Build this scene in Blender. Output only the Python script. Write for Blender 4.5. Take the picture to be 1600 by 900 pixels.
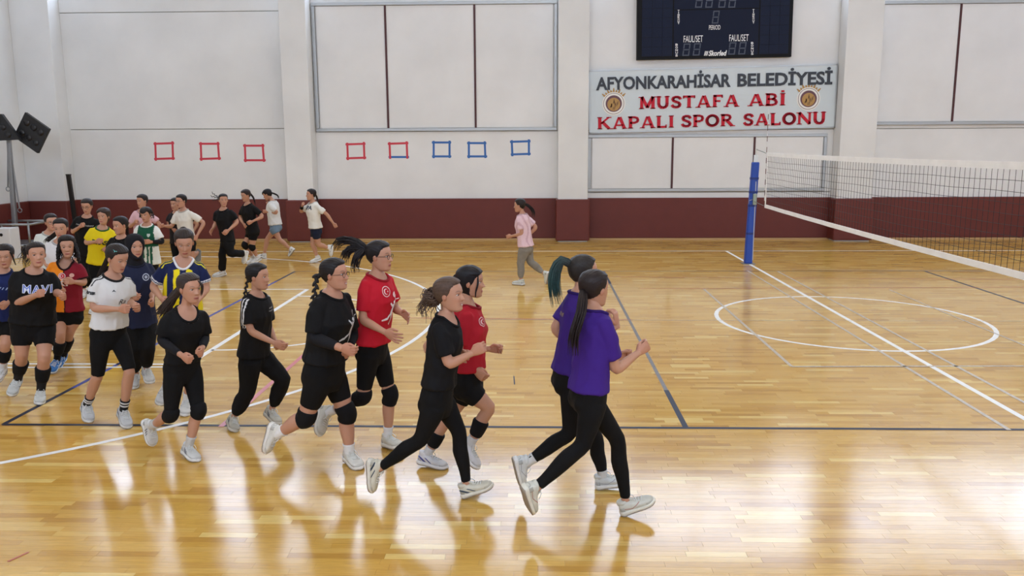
import bpy, bmesh, math, random
import numpy as np
from mathutils import Vector, Matrix, noise
from mathutils.bvhtree import BVHTree

for o in list(bpy.data.objects):
    bpy.data.objects.remove(o)
SC = bpy.context.scene
COL = SC.collection
rnd = random.Random(7)
nr = np.random.RandomState(11)

# ------------------------------------------------------------------ camera
FPX, CAMH, VX, VY = 1300.0, 2.405, 839.0, 226.0
_d = np.array([(VX - 800) / FPX, (450 - VY) / FPX, 1.0]); _d /= np.linalg.norm(_d)
_z = np.array([0, 1.0, 0]) - _d * _d[1]; _z /= np.linalg.norm(_z)
_x = np.cross(_z, _d)            # camera axes here: right, up, forward
_x = _x if _x[0] > 0 else -_x
# rows: world axes expressed in camera coordinates (right, up, forward)
CAMR = np.array([_x, _d, _z])
cam_d = bpy.data.cameras.new('camera')
cam = bpy.data.objects.new('camera', cam_d)
COL.objects.link(cam)
cam_d.sensor_width = 36.0
cam_d.lens = 36.0 * FPX / 1600.0
cam_d.clip_end = 200
r_, u_, f_ = CAMR[:, 0], CAMR[:, 1], CAMR[:, 2]
cam.matrix_world = Matrix([[r_[0], u_[0], -f_[0], 0], [r_[1], u_[1], -f_[1], 0],
                           [r_[2], u_[2], -f_[2], CAMH], [0, 0, 0, 1]])
SC.camera = cam

def ray(px, py):
    return CAMR @ np.array([(px - 800) / FPX, (450 - py) / FPX, 1.0])
def W(px, py, Y):                 # point on the sight line at world depth Y
    d = ray(px, py)
    return np.array([0, 0, CAMH]) + d * (Y / d[1])
def G(px, py, z=0.0):             # point on the sight line at world height z
    d = ray(px, py)
    return np.array([0, 0, CAMH]) + d * ((z - CAMH) / d[2])

# ------------------------------------------------------------------ light, world, exposure
world = bpy.data.worlds.new('world'); SC.world = world
world.use_nodes = True
bg = world.node_tree.nodes['Background']
bg.inputs[0].default_value = (0.75, 0.85, 1.0, 1)
bg.inputs[1].default_value = 0.35
SC.view_settings.view_transform = 'Standard'
SC.view_settings.look = 'None'
SC.view_settings.exposure = 0.2
SC.view_settings.gamma = 1.0
SC.view_settings.use_curve_mapping = False
WINDOW_GLOW = 5.6
CEIL_W = 80.0                    # watts of each ceiling lamp

# ------------------------------------------------------------------ helpers
def lin(c):
    c = np.asarray(c, float) / 255.0
    return np.where(c <= 0.04045, c / 12.92, ((c + 0.055) / 1.055) ** 2.4)
def rgba(c):
    l = lin(c); return (float(l[0]), float(l[1]), float(l[2]), 1.0)

MATS = {}
def mat(name, col=(200, 200, 200), rough=0.6, spec=0.5, metal=0.0, attr=False, noise_scale=0, noise_amt=0.0,
        bump=0.0, bump_scale=60, coat=0.0, emit=0.0, sss=0.0, stretch=None, sheen=0.0):
    if name in MATS: return MATS[name]
    m = bpy.data.materials.new(name); m.use_nodes = True
    nt = m.node_tree; N = nt.nodes; L = nt.links
    b = N['Principled BSDF']
    b.inputs['Roughness'].default_value = rough
    b.inputs['Metallic'].default_value = metal
    b.inputs['Specular IOR Level'].default_value = spec
    if coat: b.inputs['Coat Weight'].default_value = coat; b.inputs['Coat Roughness'].default_value = 0.1
    if sheen: b.inputs['Sheen Weight'].default_value = sheen
    if sss:
        b.inputs['Subsurface Weight'].default_value = sss
        b.inputs['Subsurface Radius'].default_value = (0.012, 0.005, 0.003)
        b.inputs['Subsurface Scale'].default_value = 1.0
    src = None
    if attr:
        a = N.new('ShaderNodeAttribute'); a.attribute_name = 'Col'; src = a.outputs['Color']
    c = rgba(col)
    b.inputs['Base Color'].default_value = c
    tc = None
    if noise_amt or bump:
        t = N.new('ShaderNodeTexCoord'); tc = t.outputs['Object']
        if stretch:
            mp = N.new('ShaderNodeMapping'); mp.inputs['Scale'].default_value = stretch
            L.new(tc, mp.inputs['Vector']); tc = mp.outputs['Vector']
    if noise_amt:
        n = N.new('ShaderNodeTexNoise'); n.inputs['Scale'].default_value = noise_scale; n.inputs['Detail'].default_value = 5
        L.new(tc, n.inputs['Vector'])
        mr = N.new('ShaderNodeMapRange'); mr.inputs[1].default_value = 0.3; mr.inputs[2].default_value = 0.7
        mr.inputs[3].default_value = 1 - noise_amt; mr.inputs[4].default_value = 1 + noise_amt * 0.5
        L.new(n.outputs['Fac'], mr.inputs[0])
        mx = N.new('ShaderNodeMix'); mx.data_type = 'RGBA'; mx.blend_type = 'MULTIPLY'; mx.inputs[0].default_value = 1
        if src is not None: L.new(src, mx.inputs[6])
        else: mx.inputs[6].default_value = c
        L.new(mr.outputs[0], mx.inputs[7]); src = mx.outputs[2]
    if src is not None: L.new(src, b.inputs['Base Color'])
    if bump:
        n2 = N.new('ShaderNodeTexNoise'); n2.inputs['Scale'].default_value = bump_scale; n2.inputs['Detail'].default_value = 4
        L.new(tc, n2.inputs['Vector'])
        bp = N.new('ShaderNodeBump'); bp.inputs['Strength'].default_value = bump; bp.inputs['Distance'].default_value = 0.01
        L.new(n2.outputs['Fac'], bp.inputs['Height']); L.new(bp.outputs[0], b.inputs['Normal'])
    if emit:
        b.inputs['Emission Color'].default_value = c; b.inputs['Emission Strength'].default_value = emit
    MATS[name] = m
    return m

def mesh_obj(name, V, F, m, parent=None, col=None, smooth=False, loc=None):
    """one mesh object; V in world coordinates, made local to the parent (or loc)"""
    V = np.asarray(V, float)
    off = np.zeros(3)
    if parent is not None: off = np.array(parent['_o'])
    elif loc is not None: off = np.asarray(loc, float)
    me = bpy.data.meshes.new(name)
    me.from_pydata((V - off).tolist(), [], [tuple(int(i) for i in f) for f in F])
    if smooth: me.polygons.foreach_set('use_smooth', [True] * len(me.polygons))
    if col is not None:
        a = me.color_attributes.new('Col', 'FLOAT_COLOR', 'POINT')
        c = np.ones((len(V), 4)); c[:, :3] = col
        a.data.foreach_set('color', c.ravel())
    me.materials.append(m)
    o = bpy.data.objects.new(name, me); COL.objects.link(o)
    if parent is not None: o.parent = parent
    else: o.location = off
    o['_o'] = list(off)
    return o

def tag(o, label, cat=None, group=None, kind=None):
    o['label'] = label
    if cat: o['category'] = cat
    if group: o['group'] = group
    if kind: o['kind'] = kind
    return o
def struct(o, label=None):
    o['kind'] = 'structure'
    if label: o['label'] = label
    return o
def thing(name, loc, label, cat, group=None):
    o = bpy.data.objects.new(name, None); COL.objects.link(o)
    o.empty_display_size = 0.1
    o.location = loc; o['_o'] = list(map(float, loc))
    return tag(o, label, cat, group)

class MB:
    def __init__(s): s.V = []; s.F = []
    def add(s, V, F):
        n = len(s.V); s.V += [tuple(v) for v in V]; s.F += [tuple(i + n for i in f) for f in F]; return s
    def box(s, a, b):
        x0, y0, z0 = [min(p, q) for p, q in zip(a, b)]; x1, y1, z1 = [max(p, q) for p, q in zip(a, b)]
        return s.add([(x0, y0, z0), (x1, y0, z0), (x1, y1, z0), (x0, y1, z0), (x0, y0, z1), (x1, y0, z1), (x1, y1, z1), (x0, y1, z1)],
                     [(0, 3, 2, 1), (4, 5, 6, 7), (0, 1, 5, 4), (1, 2, 6, 5), (2, 3, 7, 6), (3, 0, 4, 7)])
    def rbox(s, a, b, r=0.02):    # box with chamfered vertical and horizontal front edges
        bm = bmesh.new(); a = np.minimum(a, b); b_ = np.maximum(a, b)
        t = MB().box(a, b_)
        vs = [bm.verts.new(v) for v in t.V]
        for f in t.F: bm.faces.new([vs[i] for i in f])
        bmesh.ops.bevel(bm, geom=list(bm.edges), offset=r, segments=2, affect='EDGES', profile=0.5)
        bm.verts.index_update()
        s.add([v.co[:] for v in bm.verts], [[v.index for v in f.verts] for f in bm.faces]); bm.free(); return s
    def tube(s, P, r, n=8, closed=False):
        V, F = tube(P, r, n, closed); return s.add(V, F)
    def quad(s, p): return s.add(p, [(0, 1, 2, 3)])
    def obj(s, name, m, parent=None, loc=None, **k): return mesh_obj(name, s.V, s.F, m, parent, loc=loc, **k)

def frames(P):
    P = np.asarray(P, float); n = len(P)
    T = np.gradient(P, axis=0) if n > 2 else np.repeat((P[1] - P[0])[None], n, 0)
    T /= np.linalg.norm(T, axis=1)[:, None] + 1e-12
    a = np.array([0, 0, 1.0]) if abs(T[0][2]) < 0.9 else np.array([1.0, 0, 0])
    U = np.zeros_like(P); Vv = np.zeros_like(P)
    u = a - T[0] * (a @ T[0])
    for i in range(n):
        u = u - T[i] * (u @ T[i]); u /= np.linalg.norm(u) + 1e-12
        U[i] = u; Vv[i] = np.cross(T[i], u)
    return T, U, Vv
def loft(C, A, B, n=16, cap=True, expo=None):
    """rings with centre C and half-axis vectors A, B"""
    C = np.asarray(C, float); A = np.asarray(A, float); B = np.asarray(B, float); k = len(C)
    th = np.arange(n) * 2 * math.pi / n; c, s_ = np.cos(th), np.sin(th)
    if expo:
        e = 2.0 / expo; c = np.sign(c) * abs(c) ** e; s_ = np.sign(s_) * abs(s_) ** e
    V = (C[:, None] + A[:, None] * c[None, :, None] + B[:, None] * s_[None, :, None]).reshape(-1, 3)
    F = []
    for i in range(k - 1):
        for j in range(n):
            j2 = (j + 1) % n
            F.append((i * n + j, i * n + j2, (i + 1) * n + j2, (i + 1) * n + j))
    if cap:
        F.append(tuple(range(n - 1, -1, -1))); F.append(tuple((k - 1) * n + j for j in range(n)))
    return V, F
def tube(P, r, n=8, closed=False):
    P = np.asarray(P, float); r = np.ones(len(P)) * r
    if closed:
        m = len(P); T, U, Vv = frames(np.vstack([P, P[:1]])); U, Vv = U[:m], Vv[:m]
        V, F = loft(P, U * r[:, None], Vv * r[:, None], n, cap=False)
        for j in range(n):
            j2 = (j + 1) % n; F.append(((m - 1) * n + j, (m - 1) * n + j2, j2, j))
        return V, F
    T, U, Vv = frames(P)
    return loft(P, U * r[:, None], Vv * r[:, None], n)
def rtube(P, r, n=12):
    """tube with rounded ends"""
    P = np.asarray(P, float); r = np.ones(len(P)) * r
    t0 = P[0] - P[1]; t0 /= np.linalg.norm(t0) + 1e-12; t1 = P[-1] - P[-2]; t1 /= np.linalg.norm(t1) + 1e-12
    Q = [P[0] + t0 * r[0] * .9, P[0] + t0 * r[0] * .6] + list(P) + [P[-1] + t1 * r[-1] * .6, P[-1] + t1 * r[-1] * .9]
    rr = [r[0] * .4, r[0] * .8] + list(r) + [r[-1] * .8, r[-1] * .4]
    T, U, Vv = frames(P); U = np.vstack([U[:1], U[:1], U, U[-1:], U[-1:]]); Vv = np.vstack([Vv[:1], Vv[:1], Vv, Vv[-1:], Vv[-1:]])
    rr = np.array(rr)
    return loft(Q, U * rr[:, None], Vv * rr[:, None], n)
def ellipsoid(c, ax, n=14, m=9, M=None):
    V = []; 
    for i in range(m + 1):
        ph = -math.pi / 2 + math.pi * (i + .02) / (m + .04)
        for j in range(n):
            a = 2 * math.pi * j / n
            V.append((math.cos(ph) * math.cos(a) * ax[0], math.cos(ph) * math.sin(a) * ax[1], math.sin(ph) * ax[2]))
    V = np.array(V)
    if M is not None: V = V @ np.asarray(M).T
    F = [(i * n + j, i * n + (j + 1) % n, (i + 1) * n + (j + 1) % n, (i + 1) * n + j) for i in range(m) for j in range(n)]
    F += [tuple(range(n - 1, -1, -1)), tuple(m * n + j for j in range(n))]
    return V + np.asarray(c), F

def text_mesh(s, size=1.0, bold=0.0, align='CENTER', shear=0.0, spacing=1.0):
    cu = bpy.data.curves.new('t', 'FONT'); cu.body = s; cu.size = size; cu.offset = bold; cu.align_x = align
    cu.shear = shear; cu.space_character = spacing; cu.resolution_u = 3
    o = bpy.data.objects.new('t', cu); TS.collection.objects.link(o); TS.view_layers[0].update()
    me = bpy.data.meshes.new_from_object(o.evaluated_get(TS.view_layers[0].depsgraph))
    V = np.array([v.co[:] for v in me.vertices]); F = [tuple(p.vertices) for p in me.polygons]
    bpy.data.objects.remove(o); bpy.data.curves.remove(cu); bpy.data.meshes.remove(me)
    return V[:, :2], F
TS = bpy.data.scenes.new('scratch')

def extrude2d(P2, F, fn, t0, t1):
    """a flat shape given thickness: fn(u, v, w) -> world point"""
    n = len(P2)
    V = [fn(u, v, t1) for u, v in P2] + [fn(u, v, t0) for u, v in P2]
    FF = list(F) + [tuple(i + n for i in reversed(f)) for f in F]
    from collections import Counter
    cnt = Counter(); 
    for f in F:
        for a, b in zip(f, f[1:] + f[:1]): cnt[(a, b)] += 1
    for (a, b) in list(cnt):
        if (b, a) not in cnt: FF.append((b, a, a + n, b + n))
    return V, FF
# ------------------------------------------------------------------ materials of the hall
M_WALL = mat('wall_plaster', (229, 230, 229), 0.75, 0.3, noise_scale=0.7, noise_amt=0.08, bump=0.12, bump_scale=25)
M_PANEL = mat('panel_paint', (232, 233, 233), 0.6, 0.35, noise_scale=0.8, noise_amt=0.07, bump=0.05, bump_scale=12)
M_PAD = mat('pad_vinyl', (102, 43, 37), 0.5, 0.4, noise_scale=3, noise_amt=0.07, bump=0.08, bump_scale=40)
M_ALU = mat('aluminium', (176, 180, 182), 0.4, 0.5, metal=0.6)
M_MAROON = mat('maroon_metal', (74, 30, 32), 0.5)
M_STEEL = mat('galvanised_steel', (150, 153, 156), 0.4, 0.5, metal=0.7)
M_CEIL = mat('ceiling_paint', (205, 205, 203), 0.8)
M_BLACK = mat('black_plastic', (22, 22, 25), 0.5)
M_GREYCONC = mat('joint_mortar', (168, 165, 158), 0.9)

def floor_material():
    m = bpy.data.materials.new('oak_parquet'); m.use_nodes = True; nt = m.node_tree; N = nt.nodes; L = nt.links
    b = N['Principled BSDF']
    a = N.new('ShaderNodeAttribute'); a.attribute_name = 'Col'
    g = N.new('ShaderNodeNewGeometry')
    mp = N.new('ShaderNodeMapping'); mp.inputs['Scale'].default_value = (3.0, 55.0, 1.0); L.new(g.outputs['Position'], mp.inputs['Vector'])
    n = N.new('ShaderNodeTexNoise'); n.inputs['Scale'].default_value = 2.2; n.inputs['Detail'].default_value = 6; n.inputs['Distortion'].default_value = 0.8
    L.new(mp.outputs[0], n.inputs['Vector'])
    mr = N.new('ShaderNodeMapRange'); mr.inputs[1].default_value = .25; mr.inputs[2].default_value = .75; mr.inputs[3].default_value = .8; mr.inputs[4].default_value = 1.12
    L.new(n.outputs['Fac'], mr.inputs[0])
    mx = N.new('ShaderNodeMix'); mx.data_type = 'RGBA'; mx.blend_type = 'MULTIPLY'; mx.inputs[0].default_value = 1
    L.new(a.outputs['Color'], mx.inputs[6]); L.new(mr.outputs[0], mx.inputs[7]); L.new(mx.outputs[2], b.inputs['Base Color'])
    n2 = N.new('ShaderNodeTexNoise'); n2.inputs['Scale'].default_value = 1.3; n2.inputs['Detail'].default_value = 5; L.new(g.outputs['Position'], n2.inputs['Vector'])
    r2 = N.new('ShaderNodeMapRange'); r2.inputs[1].default_value = .3; r2.inputs[2].default_value = .7; r2.inputs[3].default_value = .11; r2.inputs[4].default_value = .18
    L.new(n2.outputs['Fac'], r2.inputs[0]); L.new(r2.outputs[0], b.inputs['Roughness'])
    b.inputs['Specular IOR Level'].default_value = 0.5
    bp = N.new('ShaderNodeBump'); bp.inputs['Strength'].default_value = .05; bp.inputs['Distance'].default_value = .002
    L.new(n.outputs['Fac'], bp.inputs['Height']); L.new(bp.outputs[0], b.inputs['Normal'])
    return m
M_FLOOR = floor_material()

# ------------------------------------------------------------------ hall geometry (metres)
YW = 21.30            # back wall plane
YP = 20.80            # front of its pillars
XL, XR, YN, ZC = -12.9, 21.5, -7.0, 9.4
PIL = [(-12.9, -11.92), (-5.98 - .28, -5.60), (.52, 1.26), (7.38, 8.24), (14.0, 14.8)]   # pillar x ranges

def wxz(px, py, Y=YW):
    p = W(px, py, Y); return p[0], p[2]

# floor slab, then parquet strips
fl = struct(MB().box((XL, YN, -.2), (XR, YW + .3, -.006)).obj('floor', mat('screed', (176, 134, 84), .5), loc=(0, 0, 0)), 'oak strip parquet sports floor with court markings')
STRIP = .0635
tones = [(212, 168, 84), (206, 161, 76), (217, 175, 92), (199, 153, 70), (221, 182, 100), (211, 167, 82), (192, 146, 68), (215, 172, 89), (231, 199, 120), (205, 160, 80)]
lens_ = [.36, .43, .43, .5, .58]
shared = {}
def strip_mesh(L_, t):
    k = (L_, t)
    if k not in shared:
        g = .0006
        b = MB().box((g, g, -.006), (L_ - g, STRIP - g, 0))
        me = bpy.data.meshes.new('parquet_strip'); me.from_pydata(b.V, [], b.F)
        a = me.color_attributes.new('Col', 'FLOAT_COLOR', 'POINT')
        a.data.foreach_set('color', list(np.append(lin(tones[t]), 1.0)) * 8); me.materials.append(M_FLOOR); shared[k] = me
    return shared[k]
cand = []; RV = []; RC = []
nrow = int((YW - 3.4) / STRIP)
for i in range(nrow):
    y = 3.4 + i * STRIP
    xa, xb = max(XL, -(y * .70 + 1.2)), min(XR, y * .64 + 1.2)
    x = xa - rnd.random() * .5
    while x < xb:
        L_ = rnd.choice(lens_); t = rnd.choice(range(10)) if rnd.random() > .35 else rnd.choice((0, 2, 5, 7))
        cand.append((y, x, L_, t)); x += L_
def strip_in_view(y, x, L_):
    c = CAMR.T @ np.array([x + L_ / 2, y, -CAMH]); px = 800 + FPX * c[0] / c[2]; py = 450 - FPX * c[1] / c[2]
    return -20 < px < 1620 and py < 905
single = 0
for (y, x, L_, t) in cand:
    if single < 300 and y > 4.2 and strip_in_view(y, x, L_):
        o = bpy.data.objects.new('parquet_strip', strip_mesh(L_, t)); COL.objects.link(o); o.parent = fl; o.location = (x, y, 0); single += 1
    else:
        g = .0006
        RV.append([(x + g, y + g, -.006), (x + L_ - g, y + g, -.006), (x + L_ - g, y + STRIP - g, -.006), (x + g, y + STRIP - g, -.006),
                   (x + g, y + g, 0), (x + L_ - g, y + g, 0), (x + L_ - g, y + STRIP - g, 0), (x + g, y + STRIP - g, 0)]); RC.append(t)
n = len(RV); RVa = np.array(RV).reshape(-1, 3)
base = np.array([(4, 5, 6, 7), (0, 1, 5, 4), (1, 2, 6, 5), (2, 3, 7, 6), (3, 0, 4, 7)])
RF = (base[None] + (np.arange(n) * 8)[:, None, None]).reshape(-1, 4)
tl = np.array([lin(t) for t in tones]); 
ro = mesh_obj('parquet_strip_field', RVa, RF, M_FLOOR, fl, col=np.repeat(tl[np.array(RC)], 8, 0)); ro['kind'] = 'stuff'

# court markings
M_LW = mat('line_white', (240, 240, 236), .4, .3, noise_scale=9, noise_amt=.06)
M_LD = mat('line_dark', (34, 38, 56), .5, .25, noise_scale=9, noise_amt=.12)
M_LB = mat('line_blue', (58, 66, 146), .5, .25, noise_scale=9, noise_amt=.12)
M_LP = mat('line_pink', (208, 108, 112), .35)
M_LR = mat('line_red', (190, 96, 76), .4)
M_LG = mat('line_worn', (196, 182, 160), .4, noise_scale=30, noise_amt=.35)
def court_line(pts, w, m, closed=False, z=.0006):
    P = np.array([(p[0], p[1]) for p in pts], float)
    if closed: T = np.roll(P, -1, 0) - np.roll(P, 1, 0)
    else: T = np.gradient(P, axis=0) if len(P) > 2 else np.repeat((P[1] - P[0])[None], 2, 0)
    T /= np.linalg.norm(T, axis=1)[:, None]; Nn = np.c_[-T[:, 1], T[:, 0]] * w / 2
    V = [(p[0], p[1], z) for p in P + Nn] + [(p[0], p[1], z) for p in P - Nn]; k = len(P)
    F = [(k + i, k + (i + 1) % k, (i + 1) % k, i) for i in range(k if closed else k - 1)]
    return mesh_obj('court_line', V, F, m, fl)
CX, CY = 4.30, 11.38
def arc(cx, cy, r, a0, a1, n=48): return [(cx + r * math.cos(math.radians(a)), cy + r * math.sin(math.radians(a))) for a in np.linspace(a0, a1, n)]
court_line(arc(CX, CY, 1.775, 0, 354, 60), .06, M_LW, True)
court_line([(CX, 3.9), (CX, 18.95)], .062, M_LW, z=.0010)
for yy in (18.93, 3.9): court_line([(-9.7, yy), (18.3, yy)], .05, M_LW)
court_line([(-9.7, 3.9), (-9.7, 18.93)], .05, M_LW)
court_line([(-4.7, 6.88), (13.3, 6.88)], .05, M_LD, z=.0014)
court_line([(-4.7, 15.86), (13.3, 15.86)], .04, M_LD)
court_line([(-4.7, 6.88), (-4.7, 8.0)], .05, M_LD); court_line([(-4.7, 8.0), (-4.7, 14.7)], .05, M_LB); court_line([(-4.7, 14.7), (-4.7, 15.86)], .05, M_LD)
M_LDW = mat('line_dark_worn', (112, 108, 104), .4, noise_scale=30, noise_amt=.4)
court_line([(1.28, 6.88), (1.28, 8.0)], .05, M_LD); court_line([(1.28, 8.0), (1.28, 14.4)], .04, M_LDW); court_line([(1.28, 14.4), (1.28, 15.86)], .05, M_LD)
court_line([(7.36, 6.88), (7.36, 15.86)], .05, M_LD)
court_line([(-9.7, CY - 6.7)] + arc(-8.12, CY, 6.7, -84, 84, 64) + [(-9.7, CY + 6.7)], .06, M_LW, z=.0018)
court_line([(-3.9, CY - 2.45), (-3.9, CY + 2.45)], .07, M_LW)
for sgn in (-1, 1): court_line([(-9.7, CY + sgn * 2.45), (-3.9, CY + sgn * 2.45)], .05, M_LW)
court_line(arc(-3.9, CY, 1.8, -90, 90, 32), .05, M_LW)
for a, b, w, m in [((1100, 452), (1237, 573), .04, M_LG), ((1237, 573), (1600, 572), .04, M_LG), ((1168, 423), (1577, 672), .04, M_LG),
                   ((1215, 424), (1640, 650), .04, M_LG), ((1390, 453), (1640, 556), .03, M_LG), ((345, 667), (480, 550), .05, M_LP),
                   ((480, 550), (560, 480), .04, M_LG), ((640, 497), (988, 500), .025, M_LR), ((1000, 451), (1600, 449), .02, M_LR),
                   ((700, 431), (1600, 437), .02, M_LR), ((0, 574.5), (300, 573.5), .05, M_LW), ((1237, 421), (1640, 424), .02, M_LG),
                   ((12, 878), (45, 863), .015, M_LR), ((803, 588), (804, 601), .012, M_LD), ((700, 499.5), (1600, 502), .015, M_LG)]:
    court_line([G(*a), G(*b)], w, m, z=.0022)

# shell
def wall(name, a, b, m=M_WALL, label=None): return struct(MB().box(a, b).obj(name, m, loc=(0, 0, 0)), label)
wb = wall('wall_back', (XL, YW + .02, 0), (XR, YW + .3, 6.15), M_GREYCONC, 'white painted concrete back wall with pillars')
wu = wall('wall_upper', (XL, YW, 8.9), (XR, YW + .3, ZC))
wall('wall_left', (XL - .3, YN, 0), (XL, YW + .3, ZC))
wall('wall_right', (XR, YN, 0), (XR + .3, YW + .3, ZC))
wn = wall('wall_near', (XL, YN - .3, 0), (XR, YN, 5.2)); wall('wall_near_upper', (XL, YN - .3, 8.5), (XR, YN, ZC))
wall('ceiling', (XL - .3, YN - .3, ZC), (XR + .3, YW + .3, ZC + .25), M_CEIL)
for i, (a, b) in enumerate(PIL):
    p = struct(MB().rbox((a, YP, 0), (b, YW + .05, ZC), .012).obj('wall_pillar', M_WALL, loc=(0, 0, 0)), 'white plastered pillar of the back wall')
# concrete panels per bay (joints stay open against the darker mortar)
bays = [(PIL[i][1], PIL[i + 1][0]) for i in range(4)] + [(PIL[4][1], XR)]
ZJ1, ZJ2 = wxz(260, 202)[1], wxz(260, 19)[1]
ZF = wxz(680, 205)[1]
for i, (a, b) in enumerate(bays):
    if i == 0 or i == 4: zs = [1.0, ZJ1, ZJ2, 6.15]
    elif i == 2: zs = [1.0, wxz(1100, 300)[1], ZF + .0, 6.15]
    else: zs = [1.0, ZF, 6.15]
    zs = [0] + zs[1:]
    for z0, z1 in zip(zs, zs[1:]):
        q = MB().rbox((a, YW - .02, z0 + .008), (b, YW + .021, z1 - .008), .008).obj('wall_panel', M_PANEL if i else M_WALL, wb)
# high windows, back wall and near wall
M_PANE = mat('window_daylight', (212, 227, 252), .3, emit=WINDOW_GLOW)
wi = 0
def high_window(a, b, y, z0, z1, inward):
    global wi
    wi += 1
    fr = MB()
    n = max(2, round((b - a) / 1.5)); t = .06
    for k in range(n + 1):
        x = a + (b - a) * k / n; fr.box((x - t / 2, y - .05, z0), (x + t / 2, y + .05, z1))
    for z in (z0, (z0 + z1) / 2, z1): fr.box((a, y - .045, z - t / 2), (b, y + .045, z + t / 2))
    o = struct(fr.obj('window_%d' % wi, M_ALU, loc=(0, 0, 0)), 'high daylight window band')
    for k in range(n):
        for j in range(2):
            x0 = a + (b - a) * k / n; x1 = a + (b - a) * (k + 1) / n; zz0 = z0 + (z1 - z0) * j / 2; zz1 = z0 + (z1 - z0) * (j + 1) / 2
            MB().box((x0 + .03, y - .01, zz0 + .03), (x1 - .03, y + .01, zz1 - .03)).obj('pane', M_PANE, o)
for a, b in bays: high_window(a, b, YW + .12, 6.15, 8.9, -1)
for k in range(5):
    a = XL + .3 + k * 6.9; high_window(a, a + 6.0, YN - .12, 5.2, 8.5, 1)
for a, b in [(XL, XL + .3)] + [(XL + .3 + k * 6.9 + 6.0, XL + .3 + (k + 1) * 6.9) for k in range(5)]:
    wall('wall_pier', (a, YN - .3, 5.2), (min(b, XR), YN, 8.5))

# wall pads
ZP = wxz(680, 310)[1]
M_PADTOP = M_PAD
for i, (a, b) in enumerate(bays):
    k = 1
    for j in range(k):
        x0 = a + (b - a) * j / k; x1 = a + (b - a) * (j + 1) / k
        struct(MB().rbox((x0 + .001, YW - .09, .045), (x1 - .001, YW - .021, ZP), .015).obj('wall_pad', M_PAD, loc=(0, 0, 0)), 'maroon vinyl wall pad')
for a, b in PIL:
    struct(MB().rbox((a - .05, YP - .07, .03), (b + .05, YW - .022, ZP), .03).obj('wall_pad', M_PAD, loc=(0, 0, 0)), 'maroon vinyl pad wrapped round a pillar')
struct(MB().rbox((XL + .001, YN + 12, .04), (XL + .08, YP - .08, ZP), .02).obj('wall_pad', M_PAD, loc=(0, 0, 0)), 'maroon vinyl pad along the left wall')
for i, (a, b) in enumerate(bays):
    struct(MB().box((a, YW - .10, 0), (b, YW - .021, .044)).obj('baseboard_back', mat('base_wood', (186, 150, 104), .5), loc=(0, 0, 0)))

# framed panels in the bays
def framed(name, a, b, z0, z1, mull, label, group=None, thick=.07):
    t = thing(name, ((a + b) / 2, YW - .03, z0), label, 'panel frame')
    f = .10
    for nm, p, q in (('rail', (a, z0), (b, z0 + f * .8)), ('rail', (a, z1 - f * .8), (b, z1)), ('stile', (a, z0 + f * .8), (a + f * .8, z1 - f * .8)), ('stile', (b - f * .8, z0 + f * .8), (b, z1 - f * .8))):
        MB().rbox((p[0], YW - .02 - thick, p[1]), (q[0], YW - .0205, q[1]), .012).obj(nm, M_ALU, t)
    xs = [a + f * .8] + list(mull) + [b - f * .8]
    for x0, x1 in zip(xs, xs[1:]):
        MB().rbox((x0 + .024, YW - .055, z0 + f * .8 + .004), (x1 - .024, YW - .0205, z1 - f * .8 - .004), .006).obj('panel', M_PANEL, t)
    for x in mull: MB().box((x - .022, YW - .075, z0 + f * .8), (x + .022, YW - .0205, z1 - f * .8)).obj('mullion', M_MAROON, t)
    return t
def X(px, py): return wxz(px, py)[0]
framed('panel_frame', bays[1][0] + .03, bays[1][1] - .02, ZF, wxz(680, 3)[1], [X(606, 150), X(743, 150)], 'large aluminium frame with three white panels above the row of tape squares')
t3 = framed('panel_frame', bays[2][0] + .02, bays[2][1] - .16, wxz(1100, 299)[1], wxz(1100, 209.5)[1], [X(1050, 250), X(1177, 250)], 'low framed white panels directly under the sports hall sign', thick=.05)
framed('panel_frame', bays[3][0] + .02, bays[3][1] - .02, wxz(1500, 195)[1], wxz(1500, 1)[1], [X(1493, 100), X(1493, 100) + 2.25], 'aluminium frame with white panels behind the volleyball net')
MATS['alu_dull'] = M_ALU

# tape squares
M_TR = mat('tape_red', (204, 54, 72), .5); M_TB = mat('tape_blue', (48, 104, 178), .5)
sq = [((241, 223), (271, 222), (272, 249), (242, 250), 'rrrr', 'red tape square on the wall, leftmost of all'), ((312, 223), (342, 223), (344, 249), (313, 250), 'rrrr', 'red tape square on the wall, second from the left'),
      ((381, 226), (412, 226), (414, 252), (382, 252), 'rrrr', 'red tape square on the wall just left of the pillar'), ((541, 224), (570, 223), (571, 248), (542, 249), 'rrrr', 'red tape square on the wall just right of the pillar'),
      ((607, 223), (637, 222), (638, 247), (608, 247), 'rrbr', 'tape square on the wall, red with a blue bottom edge'), ((676, 221), (704, 221), (704, 246), (676, 246), 'bbbb', 'blue tape square on the wall, leftmost of the blue ones'),
      ((731, 222), (759, 222), (760, 246), (731, 246), 'bbbb', 'blue tape square on the wall, middle one of the blue ones'), ((798, 220), (828, 219), (828, 242), (799, 243), 'bbbb', 'blue tape square on the wall, tilted, rightmost of all')]
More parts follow.
